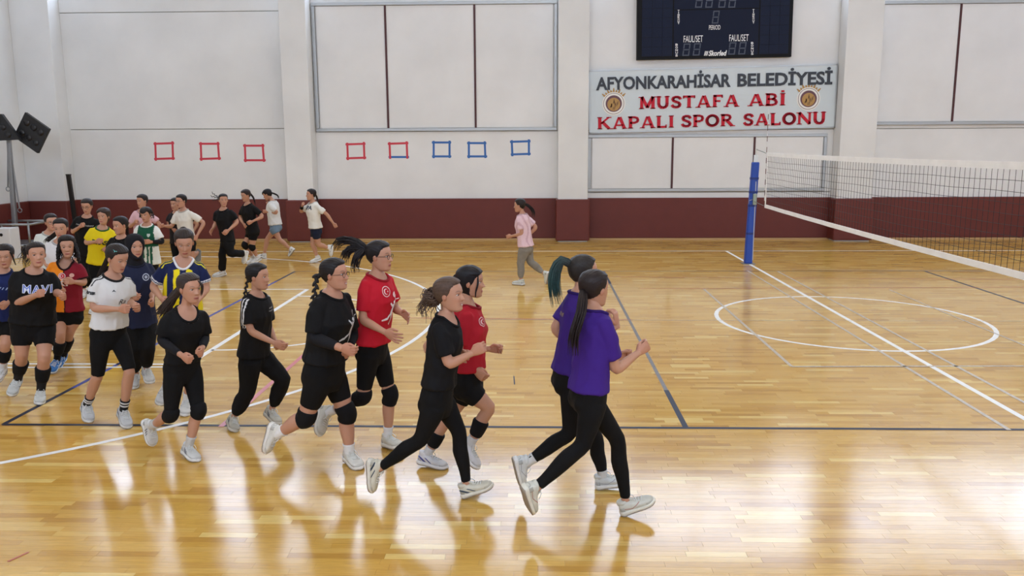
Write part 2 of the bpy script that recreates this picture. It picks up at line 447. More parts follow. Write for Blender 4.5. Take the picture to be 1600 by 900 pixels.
for a, b, c, d, cs, lab in sq:
    P = [W(p[0], p[1], YW - .0225) for p in (a, b, c, d)]; ctr = sum(P) / 4
    t = thing('tape_square', ctr, lab, 'tape square', 'tape squares on the back wall')
    w = .052
    for k in range(4):
        p, q = P[k], P[(k + 1) % 4]; u = (q - p) / np.linalg.norm(q - p); nrm = np.cross(u, [0, 1, 0]); nrm = nrm if nrm @ (ctr - (p + q) / 2) > 0 else -nrm
        p = p - u * .02; q = q + u * .015
        V = [p, q, q + nrm * w, p + nrm * w]; V = [v + np.array([0, -.0005 - .0004 * (k % 2), 0]) for v in V] + [v + np.array([0, .0015, 0]) for v in V]
        mesh_obj('tape_strip', V, [(0, 1, 2, 3), (7, 6, 5, 4), (0, 4, 5, 1), (1, 5, 6, 2), (2, 6, 7, 3), (3, 7, 4, 0)], M_TR if cs[k] == 'r' else M_TB, t)

# ceiling lamps and roof trusses
for i in range(4):
    for j in range(3):
        x, y = -8.5 + i * 8.4, -1.5 + j * 8.0
        t = thing('ceiling_lamp', (x, y, ZC - .6), 'flat ceiling lamp hanging over the court, row %s, %s from the left wall' % (('nearest', 'middle', 'farthest')[j], ('first', 'second', 'third', 'fourth')[i]), 'lamp', 'ceiling lamps')
        MB().rbox((x - .6, y - .3, ZC - .6), (x + .6, y + .3, ZC - .5), .02).obj('housing', M_ALU, t)
        MB().box((x - .55, y - .25, ZC - .605), (x + .55, y + .25, ZC - .599)).obj('diffuser', mat('lamp_glow', (255, 250, 240), .4, emit=4), t)
        for s in (-.4, .4): MB().tube([(x + s, y, ZC - .5), (x + s, y, ZC)], .006, 5).obj('hanger', M_STEEL, t)
        ld = bpy.data.lights.new('lamp_light', 'AREA'); ld.shape = 'RECTANGLE'; ld.size = 1.1; ld.size_y = .5; ld.energy = CEIL_W; ld.color = (1, .985, .95)
        lo = bpy.data.objects.new('lamp_light', ld); COL.objects.link(lo); lo.location = (0, 0, -.02); lo.parent = t
# ------------------------------------------------------------------ people: tools
def nrm(v): v = np.asarray(v, float); return v / (np.linalg.norm(v) + 1e-12)
_rm = None
def remesh(V, F, voxel, smooth=4, fac=.5):
    global _rm
    me = bpy.data.meshes.new('r'); me.from_pydata(np.asarray(V).tolist(), [], [tuple(int(i) for i in f) for f in F])
    if _rm is None:
        _rm = bpy.data.objects.new('r', me); TS.collection.objects.link(_rm)
        m = _rm.modifiers.new('a', 'REMESH'); m.mode = 'VOXEL'; s = _rm.modifiers.new('b', 'SMOOTH')
    old = _rm.data; _rm.data = me
    if old is not me: bpy.data.meshes.remove(old)
    _rm.modifiers['a'].voxel_size = voxel; _rm.modifiers['b'].iterations = smooth; _rm.modifiers['b'].factor = fac
    TS.view_layers[0].update()
    e = _rm.evaluated_get(TS.view_layers[0].depsgraph); d = e.data
    n = len(d.vertices); co = np.empty(n * 3); d.vertices.foreach_get('co', co)
    k = len(d.polygons); lt = np.empty(k, int); d.polygons.foreach_get('loop_total', lt)
    li = np.empty(len(d.loops), int); d.loops.foreach_get('vertex_index', li)
    if (lt == 4).all(): Fo = li.reshape(-1, 4)
    else:
        Fo = []; p = 0
        for t in lt: Fo.append(tuple(li[p:p + t])); p += t
    return co.reshape(-1, 3), Fo
def vnormals(V, F):
    F = np.asarray(F); N = np.zeros_like(V)
    fn = np.cross(V[F[:, 2]] - V[F[:, 0]], V[F[:, 3]] - V[F[:, 1]])
    for i in range(4): np.add.at(N, F[:, i], fn)
    return N / (np.linalg.norm(N, axis=1)[:, None] + 1e-12)
def wrinkle(V, F, amp, seed, scale=9.0, axis=None):
    """cloth folds: ridged noise, longer along one axis"""
    N = vnormals(V, F); o = Vector((seed * 3.7, seed * 1.9, seed * .7)); d = np.empty(len(V))
    S = np.array([1.0, 1.0, .55]) * scale
    for i, p in enumerate(V * S):
        q = Vector(p) + o
        a = noise.noise(q); b = noise.noise(q * 2.3)
        d[i] = (1 - 2 * abs(a)) * .7 + b * .45 - .25
    d = np.where(d < -.05, -.05 + (d + .05) * .18, d)      # shallow valleys, so cloth stays off the skin
    return V + N * (d * amp)[:, None]
class Acc:
    def __init__(s): s.V = []; s.F = []; s.n = 0
    def add(s, VF):
        V, F = VF; V = np.asarray(V, float); s.V.append(V); s.F += [tuple(int(i) + s.n for i in f) for f in F]; s.n += len(V); return s
    def get(s): return np.vstack(s.V), s.F

# hands: x to the fingertips, y to the thumb, z out of the back of the hand
def make_hand(curl, spread, thumb, voxel=.0036):
    a = Acc()
    a.add(loft([(-.03, 0, 0), (-.005, 0, 0), (.02, 0, .001), (.05, .001, .002), (.08, .001, .002), (.092, .001, .0)],
               [(0, y, 0) for y in (.024, .025, .032, .039, .040, .034)], [(0, 0, z) for z in (.019, .018, .017, .0145, .0125, .008)], 14))
    for k, (by, ln, r) in enumerate([(.029, .070, .0095), (.010, .078, .0098), (-.010, .072, .0094), (-.028, .056, .0085)]):
        p = np.array([.082, by, .002]); P = [p - np.array([.02, 0, 0]), p]; ang = 0; c = curl * (1 + .08 * k)
        sy = spread * (1.5 - k) * .35
        for seg, sh in zip((.48, .30, .24), (.8, 1.1, .8)):
            ang += c * sh; p = p + ln * seg * np.array([math.cos(ang), sy * math.cos(ang), -math.sin(ang)]); P.append(p)
        a.add(rtube(P, [r * 1.05, r * 1.08, r, r * .92, r * .78], 10))
    P = [(.008, .018, -.006), (.03, .036, -.012)]
    t = thumb
    P += [(.055, .047 - .012 * t, -.016 - .010 * t), (.078, .050 - .026 * t, -.018 - .018 * t), (.094, .050 - .040 * t, -.02 - .02 * t)]
    a.add(rtube(P, [.013, .0135, .0115, .0105, .0085], 10))
    V, F = a.get(); return remesh(V, F, voxel, 2, .4)
HANDS = {'fist': make_hand(1.32, .05, 1.0), 'loose': make_hand(.75, .15, .5), 'open': make_hand(.22, .45, 0.0)}

# head: x forward, y to its left, z up; about 0.225 tall
HT = np.array([(-.117, .060, .040, .012), (-.112, .074, .018, .026), (-.100, .085, -.015, .040), (-.085, .087, -.040, .046), (-.068, .088, -.056, .0520), (-.045, .0885, -.070, .0585),
               (-.022, .089, -.082, .0655), (.0, .0885, -.091, .069), (.02, .091, -.097, .0715), (.045, .089, -.099, .0735), (.068, .079, -.093, .0705),
               (.088, .059, -.077, .059), (.102, .033, -.050, .040), (.1085, .010, -.027, .02), (.110, -.004, -.012, .006)])
def head_surface(nz, na, off=None, feat=True, smile=0.0):
    t = np.linspace(0, 1, nz); tz = -.117 + .227 * (0.5 - 0.5 * np.cos(math.pi * (0.04 + .92 * t))); tz[0] = -.117; tz[-1] = .110
    xf = np.interp(tz, HT[:, 0], HT[:, 1]); xb = np.interp(tz, HT[:, 0], HT[:, 2]); w = np.interp(tz, HT[:, 0], HT[:, 3])
    k = np.array([.25, .5, .25])
    for arr in (xf, xb, w):
        arr[1:-1] = np.convolve(arr, k, 'valid')
    th = np.arange(na) * 2 * math.pi / na
    th = th + .35 * np.sin(th) * -1 * .6     # denser at the face
    c, s = np.cos(th), np.sin(th); e = 2 / 2.25
    c = np.sign(c) * abs(c) ** e; s = np.sign(s) * abs(s) ** e
    X_ = ((xf + xb) / 2)[:, None] + ((xf - xb) / 2)[:, None] * c[None]; Y_ = w[:, None] * s[None]; Z_ = np.repeat(tz[:, None], na, 1)
    P = np.stack([X_, Y_, Z_], -1).reshape(-1, 3)
    if feat:
        x, y, z = P.T; fr = np.clip((x - .03) / .03, 0, 1)
        up = np.clip((.014 - z) / .046, 0, 1); dn = np.clip((z + .044) / .011, 0, 1)
        wd = .0075 + .006 * up
        d = .025 * up * dn * np.exp(-(y / wd) ** 2)
        d += -.0070 * np.exp(-((abs(y) - .031) / .016) ** 2 - ((z - .003) / .011) ** 2)
        d += .004 * np.exp(-((abs(y) - .028) / .02) ** 2 - ((z - .022) / .008) ** 2)
        zl = z + .068 - smile * .006 * (y / .02) ** 2
        d += .007 * np.exp(-(zl / .010) ** 2 - (y / .021) ** 2) - .0045 * np.exp(-(zl / .0028) ** 2 - (y / .021) ** 2)
        d += .005 * np.exp(-((z + .100) / .012) ** 2 - (y / .018) ** 2)
        d += .0035 * np.exp(-((abs(y) - .036) / .014) ** 2 - ((z + .028) / .016) ** 2) * (1 + smile)
        P = P + np.c_[d * fr, 0 * d, 0 * d]
    F = [(i * na + j, i * na + (j + 1) % na, (i + 1) * na + (j + 1) % na, (i + 1) * na + j) for i in range(nz - 1) for j in range(na)]
    F += [tuple(range(na - 1, -1, -1)), tuple((nz - 1) * na + j for j in range(na))]
    return P, F
def head_colors(P, skin, hair, smile=0.0, brow=True):
    x, y, z = P.T; c = np.repeat(lin(skin)[None], len(P), 0); f = (x > .04)
    zl = z + .068 - smile * .006 * (y / .02) ** 2
    lip = np.exp(-(zl / .0075) ** 4 - (abs(y) / .0225) ** 6) * f
    c = c * (1 - lip[:, None]) + lip[:, None] * lin((150, 70, 70))
    if smile > .6:
        te = np.exp(-(zl / .0032) ** 4 - (abs(y) / .016) ** 6) * f; c = c * (1 - te[:, None]) + te[:, None] * lin((232, 224, 214))
    else:
        te = np.exp(-(zl / .0018) ** 4 - (abs(y) / .019) ** 6) * f; c = c * (1 - te[:, None]) + te[:, None] * lin((110, 56, 54))
    ch = .35 * np.exp(-((abs(y) - .042) / .018) ** 2 - ((z + .03) / .02) ** 2) * f
    c = c * (1 - ch[:, None]) + ch[:, None] * lin(skin) * np.array([1.0, .78, .74])
    bz = z - .0240 - .0045 * np.cos((abs(y) - .034) / .018 * 1.3)
    br = np.exp(-(bz / .0030) ** 4 - ((abs(y) - .032) / .0175) ** 6) * f * .75
    c = c * (1 - br[:, None]) + br[:, None] * lin(hair)
    la = np.exp(-((z - .0110 - .0 * y) / .0020) ** 4 - ((abs(y) - .031) / .0145) ** 6) * f * .8
    c = c * (1 - la[:, None]) + la[:, None] * lin((36, 26, 24))
    return c
XH = np.array([(-.120, -.30), (-.082, -.09), (-.07, -.062), (-.055, -.045), (-.035, -.022), (-.015, .004), (.0, .020), (.02, .036), (.04, .0455), (.055, .054), (.066, .064), (.074, .071), (.080, .2), (.2, .2)])
def hair_cap(nz, na, style, thick, tie):
    P, F = head_surface(nz, na, feat=False)
    C0 = np.array([-.01, 0, .0]); N = P - C0; N /= np.linalg.norm(N, axis=1)[:, None]
    x, y, z = P.T
    if style == 'hijab':
        e = ((y / .056) ** 2 + ((z + .012) / .082) ** 2); s = np.where(x > .02, e - 1.0, 1.0)
        o = -.006 + (thick + .008) * np.clip((s + .12) / .35, 0, 1)
        return P + N * o[:, None], F
    zz = z.copy()
    if style == 'fringe': zz = z + .042 * (x > .0) * np.clip((x - .0) / .05, 0, 1) * np.exp(-(y / .05) ** 4)
    if style == 'loose': zz = z + .02 * np.clip(abs(y) / .05, 0, 1)
    xh = np.interp(zz, XH[:, 0], XH[:, 1])
    if style in ('curly', 'loose'): xh = np.maximum(xh, np.where(z < .01, .012, -1) * (z > -.1) + np.where(z < .01, 0, -1))
    s = xh - x
    s = s + .0022 * np.sin(y * 420) + .0015 * np.sin(z * 510 + y * 200)
    m = np.clip((s + .003) / .030, 0, 1); m = m * m * (3 - 2 * m); m = np.where(s > -.003, .22 + .78 * m, 0) * np.clip((s + .004) / .004, 0, 1)
    vol = np.clip((s - .03) / .05, 0, 1)
    o = -.006 + (thick * .62 + .006) * m + thick * .85 * vol
    # combed grooves running to the tie
    T = nrm(np.asarray(tie)); a0 = nrm(np.cross(T, [0.3, .9, .2])); b0 = np.cross(T, a0)
    ang = np.arctan2(N @ b0, N @ a0)
    o += m * .0009 * (np.sin(ang * 34) + .6 * np.sin(ang * 57 + 1.3))
    return P + N * o[:, None], F
EYE = None
def eye_mesh():
    V, F = ellipsoid((0, 0, 0), (.0112, .0112, .0112), 12, 10)
    V = V[:, [2, 1, 0]]          # poles along x so rings follow the iris
    c = np.repeat(lin((206, 198, 192))[None], len(V), 0); r = np.hypot(V[:, 1], V[:, 2])
    c[(r < .0078) & (V[:, 0] > 0)] = lin((48, 30, 20)); 
    return V, [tuple(reversed(f)) for f in F], c
def face_frame(a, pitch, roll=0):
    a, p, r = math.radians(a), math.radians(pitch), math.radians(roll)
    f = np.array([math.cos(a) * math.cos(p), math.sin(a) * math.cos(p), -math.sin(p)])
    left = np.array([-math.sin(a), math.cos(a), 0]); up = np.cross(f, left)
    left, up = left * math.cos(r) + up * math.sin(r), up * math.cos(r) - left * math.sin(r)
    return np.array([f, left, up]).T      # columns

# shoe: x forward, z up, origin at the ankle joint
def shoe_parts():
    z0 = -.082; kx = .93
    st = [(-.066, .016, .034), (-.061, .028, .060), (-.045, .035, .078), (-.02, .038, .082), (.0, .039, .078), (.025, .042, .068), (.055, .046, .056), (.09, .050, .047), (.125, .049, .042), (.155, .042, .036), (.176, .027, .027), (.186, .009, .014)]
    st = [(x * kx, w, h) for x, w, h in st]; sx = [q[0] for q in st]
    Wd = lambda x: np.interp(x, sx, [q[1] for q in st]); Hh = lambda x: np.interp(x, sx, [q[2] for q in st])
    def upper(x0, x1, grow, n, cut=None):
        xs = np.linspace(x0, x1, n); C = []; A = []; B = []
        for x in xs:
            w, h = Wd(x) + grow, Hh(x) + grow
            if cut: h = min(h, cut(x))
            C.append((x, 0, z0 + .024 + h / 2 - .004)); A.append((0, w, 0)); B.append((0, 0, h / 2))
        return loft(C, A, B, 20, expo=2.7)
    up = loft([(x, 0, z0 + .020 + h / 2) for x, w, h in st], [(0, w, 0) for x, w, h in st], [(0, 0, h / 2) for x, w, h in st], 20, expo=2.7)
    so = [(-.074, .018, .020), (-.066, .032, .032), (-.045, .040, .034), (.0, .038, .030), (.05, .044, .026), (.10, .052, .025), (.14, .050, .025), (.170, .040, .025), (.188, .022, .020), (.195, .008, .012)]
    so = [(x * kx, w, h) for x, w, h in so]
    lift = lambda x: (.010 if x > .16 else .004 if x > .14 else .0) + (.005 if x < -.06 else 0)
    sole = loft([(x, 0, z0 + .004 + h / 2 + lift(x)) for x, w, h in so], [(0, w, 0) for x, w, h in so], [(0, 0, h / 2) for x, w, h in so], 18, expo=4.5)
    outs = loft([(x, 0, z0 + .004 + lift(x)) for x, w, h in so[1:-1]], [(0, w * .98, 0) for x, w, h in so[1:-1]], [(0, 0, .005) for q in so[1:-1]], 16, expo=5)
    col = loft([(-.020, 0, -.006), (-.020, 0, .012), (-.019, 0, .020), (-.019, 0, .021)], [(.042, 0, -.006), (.042, 0, -.006), (.037, 0, -.005), (.030, 0, -.005)], [(0, .036, 0), (0, .035, 0), (0, .031, 0), (0, .024, 0)], 16)
    tongue = loft([(.050, 0, z0 + .074), (.034, 0, z0 + .088), (.026, 0, z0 + .104), (.022, 0, z0 + .112)], [(0, .020, 0), (0, .022, 0), (0, .023, 0), (0, .019, 0)], [(.003, 0, .006), (.005, 0, .004), (.005, 0, .003), (.004, 0, .002)], 10)
    heel = upper(-.0655 * kx, -.028, .0022, 6, lambda x: .056); toe = upper(.118, .184 * kx, .0018, 7, lambda x: .030)
    lace = Acc()
    for i in range(5):
        x = .030 + i * .0165; zt = z0 + .020 + Hh(x) + .0035; w = .018 + .002 * i
        lace.add(tube([(x, -w, zt - .006), (x + .004, -w * .4, zt + .001), (x + .008, w * .4, zt + .001), (x + .012, w, zt - .006)], .0036, 5))
    lace.add(tube([(.028, -.003, z0 + .098), (.040, -.022, z0 + .106), (.056, -.030, z0 + .088), (.060, -.036, z0 + .074)], .0028, 5)); lace.add(tube([(.028, .003, z0 + .098), (.040, .024, z0 + .107), (.054, .034, z0 + .088), (.056, .04, z0 + .074)], .0028, 5))
    def side_strip(x0, h0, x1, h1, w):
        a = Acc()
        for sg in (-1, 1):
            P = []
            for t in np.linspace(0, 1, 6):
                x = x0 + (x1 - x0) * t; hh = h0 + (h1 - h0) * t; H = Hh(x); q = (hh - H / 2) / (H / 2); yy = Wd(x) * (max(0, 1 - abs(q) ** 2.7)) ** (1 / 2.7)
                P.append((x, sg * (yy + .0008), z0 + .020 + hh))
            a.add(loft(np.array(P), np.repeat([[w, 0, .0]], 6, 0), np.repeat([[0, .0022, 0]], 6, 0), 6))
        return a
    marks = {}
    tri = Acc()
    for dx in (0, .020, .040): tri.add(side_strip(.006 + dx, .058 - dx * .4, .024 + dx, .012, .0050).get())
    marks['tri'] = tri.get()
    marks['sweep'] = side_strip(-.030, .030, .025, .018, .009).add(side_strip(.022, .018, .078, .044, .005).get()).get()
    marks['wave'] = side_strip(-.050, .050, .0, .014, .011).add(side_strip(.0, .046, .050, .014, .006).get()).get()
    return {'upper': Acc().add(up).add(col).add(tongue).get(), 'sole': sole, 'outsole': outs, 'heel_counter': heel, 'toe_cap': toe, 'lace': lace.get(), 'mark': marks}
SHOE = shoe_parts()

M_SKIN = mat('skin', attr=True, rough=.5, spec=.4, sss=.12)
M_EYE = mat('eyeball', attr=True, rough=.15)
def cloth(name, col, rough=.85, amt=.08): return mat(name, col, rough, .25, noise_scale=14, noise_amt=amt, bump=.10, bump_scale=220)
M_CLOTHV = mat('cloth_pattern', attr=True, rough=.8, spec=.25, bump=.10, bump_scale=220)
M_HAIRV = mat('hair', attr=True, rough=.5, spec=.28, noise_scale=60, noise_amt=.25)
M_LENS = None

def bez(P, n):
    """smooth curve through points"""
    P = np.asarray(P, float)
    if len(P) == 2: return P[0] + (P[1] - P[0]) * np.linspace(0, 1, n)[:, None]
    Q = np.vstack([2 * P[0] - P[1], P, 2 * P[-1] - P[-2]]); out = []
    for t in np.linspace(0, len(P) - 1 - 1e-6, n):
        i = int(t); u = t - i; p0, p1, p2, p3 = Q[i:i + 4]
        out.append(.5 * ((2 * p1) + (-p0 + p2) * u + (2 * p0 - 5 * p1 + 4 * p2 - p3) * u * u + (-p0 + 3 * p1 - 3 * p2 + p3) * u ** 3))
    return np.array(out)
def locks(path, n, r0, spread, seed, rl=.0055, wave=0.0, ragged=.45, seg=10):
    """a bundle of hair locks following a path; r0 bundle radius at root, spread at its end"""
    R_ = np.random.RandomState(seed); a = Acc(); C = bez(path, seg + 1); T, U, Vv = frames(C); tt = np.linspace(0, 1, seg + 1)
    n = int(n * 1.9); rl = rl * .66
    for i in range(n):
        q = math.sqrt(R_.rand()); an = R_.rand() * 6.28; end = 1 - ragged * R_.rand()
        prof = (r0 * (1 - tt) + spread * tt) * (.6 + .9 * np.sin(np.clip(tt * 3.0, 0, 1.57)) * .5)
        ax = an + wave * np.sin(tt * 6 + R_.rand() * 6)
        D = (U * np.cos(ax)[:, None] + Vv * np.sin(ax)[:, None]) * (prof * q)[:, None]
        if wave: D += (U * np.sin(tt * 22 + R_.rand() * 6)[:, None] + Vv * np.cos(tt * 22 + R_.rand() * 6)[:, None]) * (.006 * wave * np.minimum(tt * 4, 1))[:, None]
        P = C + D
        k = max(4, int(round((seg + 1) * end))); P = P[:k]
        rr = rl * np.interp(np.linspace(0, 1, k), [0, .15, .7, 1], [.8, 1.1, .9, .15])
        a.add(tube(P, rr, 5))
    return a.get()
def braid(path, r0, r1, n=9):
    a = Acc(); C = bez(path, 80); q = np.r_[0, np.cumsum(np.linalg.norm(np.diff(C, axis=0), axis=1))]; tq = np.linspace(0, q[-1], n * 2 + 1)
    C = np.stack([np.interp(tq, q, C[:, k]) for k in range(3)], 1); T, U, Vv = frames(C)
    for i in range(n * 2):
        t = i / (n * 2); r = r0 * (1 - t) + r1 * t; sg = 1 if i % 2 else -1
        u = U[i] * math.cos(.4) + Vv[i] * math.sin(.4); v = np.cross(T[i], u); d = nrm(T[i] + u * sg * .7); e = np.cross(d, v)
        a.add(ellipsoid(C[i] + u * sg * r * .38, (max(r * 1.25, np.linalg.norm(C[1] - C[0]) * 1.35), r * .78, r * .74), 9, 6, np.array([d, v, e]).T))
    return a.get()

BODY_T = np.array([(-.24, .085, .075, .085), (-.13, .150, .092, .110), (0, .158, .095, .112), (.12, .146, .092, .098), (.30, .116, .083, .078), (.50, .128, .096, .084), (.66, .140, .118, .092), (.80, .146, .104, .094), (.90, .128, .078, .082), (.97, .085, .058, .066), (1.03, .055, .048, .052)])
def torso_rings(P, N, Rp, Rs, table, g, s, ease=0.0, hang=False):
    D = nrm(N - P); T = np.linalg.norm(N - P); C = []; A = []; B = []
    for t, w, f, b in table:
        k = min(max(t, 0), 1); R = nrm(Rp * (1 - k) + Rs * k); F_ = nrm(np.cross(D, R)); R = np.cross(F_, D)
        gg = 1 + (g - 1) * (1.0 if t < .8 else .5)
        w, f, b = w * s * gg + ease, f * s * gg + ease, b * s * gg + ease
        c = P + D * T * t
        if t < 0: c = P + (D * .5 + np.array([0, 0, .5])) * T * t
        C.append(c + F_ * (f - b) / 2); A.append(R * w); B.append(F_ * (f + b) / 2)
    return C, A, B
LEG = np.array([(0, .078), (.25, .076), (.55, .064), (.85, .051), (1.0, .0495), (1.12, .0455), (1.35, .0495), (1.6, .041), (1.85, .030), (2.0, .0285)])
ARM = np.array([(0, .040), (.3, .041), (.7, .037), (1.0, .034), (1.2, .0355), (1.5, .031), (1.85, .0235), (2.0, .023)])
def limb(a, b, c, t):
    return a + (b - a) * t if t <= 1 else b + (c - b) * (t - 1)
def limb_path(a, b, c, t0, t1, prof, scale, ease=0.0, n=None, bend=.12, back=None):
    ts = np.linspace(t0, t1, n or max(4, int((t1 - t0) * 8) + 2)); P = []
    for t in ts:
        p = limb(a, b, c, t)
        if abs(t - 1) < bend:        # round the joint
            u = (t - 1 + bend) / (2 * bend); p0, p1 = limb(a, b, c, 1 - bend), limb(a, b, c, 1 + bend)
            p = (1 - u) ** 2 * p0 + 2 * u * (1 - u) * b + u * u * p1
        if back is not None: p = p + back * .012 * math.exp(-((t - 1.33) / .2) ** 2)
        P.append(p)
    r = np.interp(ts, prof[:, 0], prof[:, 1]) * scale + ease
    return np.array(P), r
# ------------------------------------------------------------------ people: the builder
SHIRT_T = np.array([(-.30, .168, .108, .124), (-.16, .166, .106, .124), (0, .164, .106, .122), (.15, .156, .106, .112), (.3, .147, .106, .100), (.5, .149, .114, .098), (.66, .149, .130, .100), (.8, .146, .110, .102), (.9, .120, .082, .088), (.96, .085, .062, .070), (1.0, .062, .052, .058), (1.03, .058, .048, .054)])
DBG = []
def sub_long(V2, F, mx):
    bm = bmesh.new(); vs = [bm.verts.new((v[0], v[1], 0)) for v in V2]
    for f in F:
        try: bm.faces.new([vs[i] for i in f])
        except ValueError: pass
    bmesh.ops.triangulate(bm, faces=list(bm.faces))
    for _ in range(4):
        e = [e for e in bm.edges if e.calc_length() > mx]
        if not e: break
        bmesh.ops.subdivide_edges(bm, edges=e, cuts=1); bmesh.ops.triangulate(bm, faces=list(bm.faces))
    bm.verts.index_update()
    r = np.array([v.co[:2] for v in bm.verts]), [tuple(v.index for v in f.verts) for f in bm.faces]; bm.free(); return r
def disc2(cx, cy, r, n=20, r0=0.0):
    a = np.arange(n) * 2 * math.pi / n; O = np.c_[cx + r * np.cos(a), cy + r * np.sin(a)]
    if not r0: return O, [tuple(range(n))]
    I = np.c_[cx + r0 * np.cos(a), cy + r0 * np.sin(a)]
    return np.vstack([O, I]), [(i, (i + 1) % n, n + (i + 1) % n, n + i) for i in range(n)]
def poly2(P): return np.array(P, float), [tuple(range(len(P)))]
def join2(*L_):
    V = []; F = []; n = 0
    for v, f in L_: V.append(v); F += [tuple(i + n for i in q) for q in f]; n += len(v)
    return np.vstack(V), F
def crescent(cx, cy, r):
    a = np.radians(np.linspace(40, 320, 18)); b = np.radians(np.linspace(308, 52, 14))
    P = [(cx + r * math.cos(t), cy + r * math.sin(t)) for t in a] + [(cx + .25 * r + .8 * r * math.cos(t), cy + .8 * r * math.sin(t)) for t in b]
    n = len(a); V = np.array(P)
    F = []
    for i in range(13): F.append((int(i * 17 / 13), int((i + 1) * 17 / 13), n + 12 - i if n + 12 - i < len(P) else n, n + 13 - i))
    st = []
    for k in range(10):
        q = (.42 if k % 2 == 0 else .17) * r; t = math.pi + k * math.pi / 5; st.append((cx + .75 * r + q * math.cos(t), cy + q * math.sin(t)))
    return join2((V, F), (np.array(st), [tuple(range(10))]))
def scribble(n, w, h, seed=1):     # lettering too small to read
    R_ = np.random.RandomState(seed); x = -w / 2; L_ = []
    for i in range(n):
        a = w / n; b = a * R_.uniform(.55, .85); y0 = -h / 2 * R_.uniform(.6, 1); y1 = h / 2 * R_.uniform(.6, 1); L_.append(poly2([(x, y0), (x + b * .4, y0), (x + b, y1), (x + b * .5, y1)])); x += a
    return join2(*L_)
def player_print(cx, cy, k):      # white leaping figure drawn on the team shirts
    def pl(P): return poly2([(cx + x * k, cy + y * k) for x, y in P])
    return join2(disc2(cx + .10 * k, cy + .42 * k, .055 * k, 10), pl([(.02, .36), (.14, .34), (.10, .02), (-.04, .0)]), pl([(.10, .30), (.15, .33), (.28, .62), (.23, .63)]),
                 pl([(.02, .32), (-.02, .26), (-.16, .40), (-.13, .44)]), pl([(.09, .04), (-.03, .01), (-.22, -.12), (-.18, -.18)]), pl([(-.18, -.18), (-.24, -.11), (-.46, -.16), (-.44, -.21)]),
                 pl([(.10, .05), (.0, .0), (.04, -.20), (.11, -.19)]), pl([(.11, -.19), (.04, -.20), (-.10, -.36), (-.05, -.40)]), disc2(cx + .40 * k, cy + .55 * k, .07 * k, 12), pl([(.34, .38), (.62, .42), (.62, .45), (.34, .41)]))

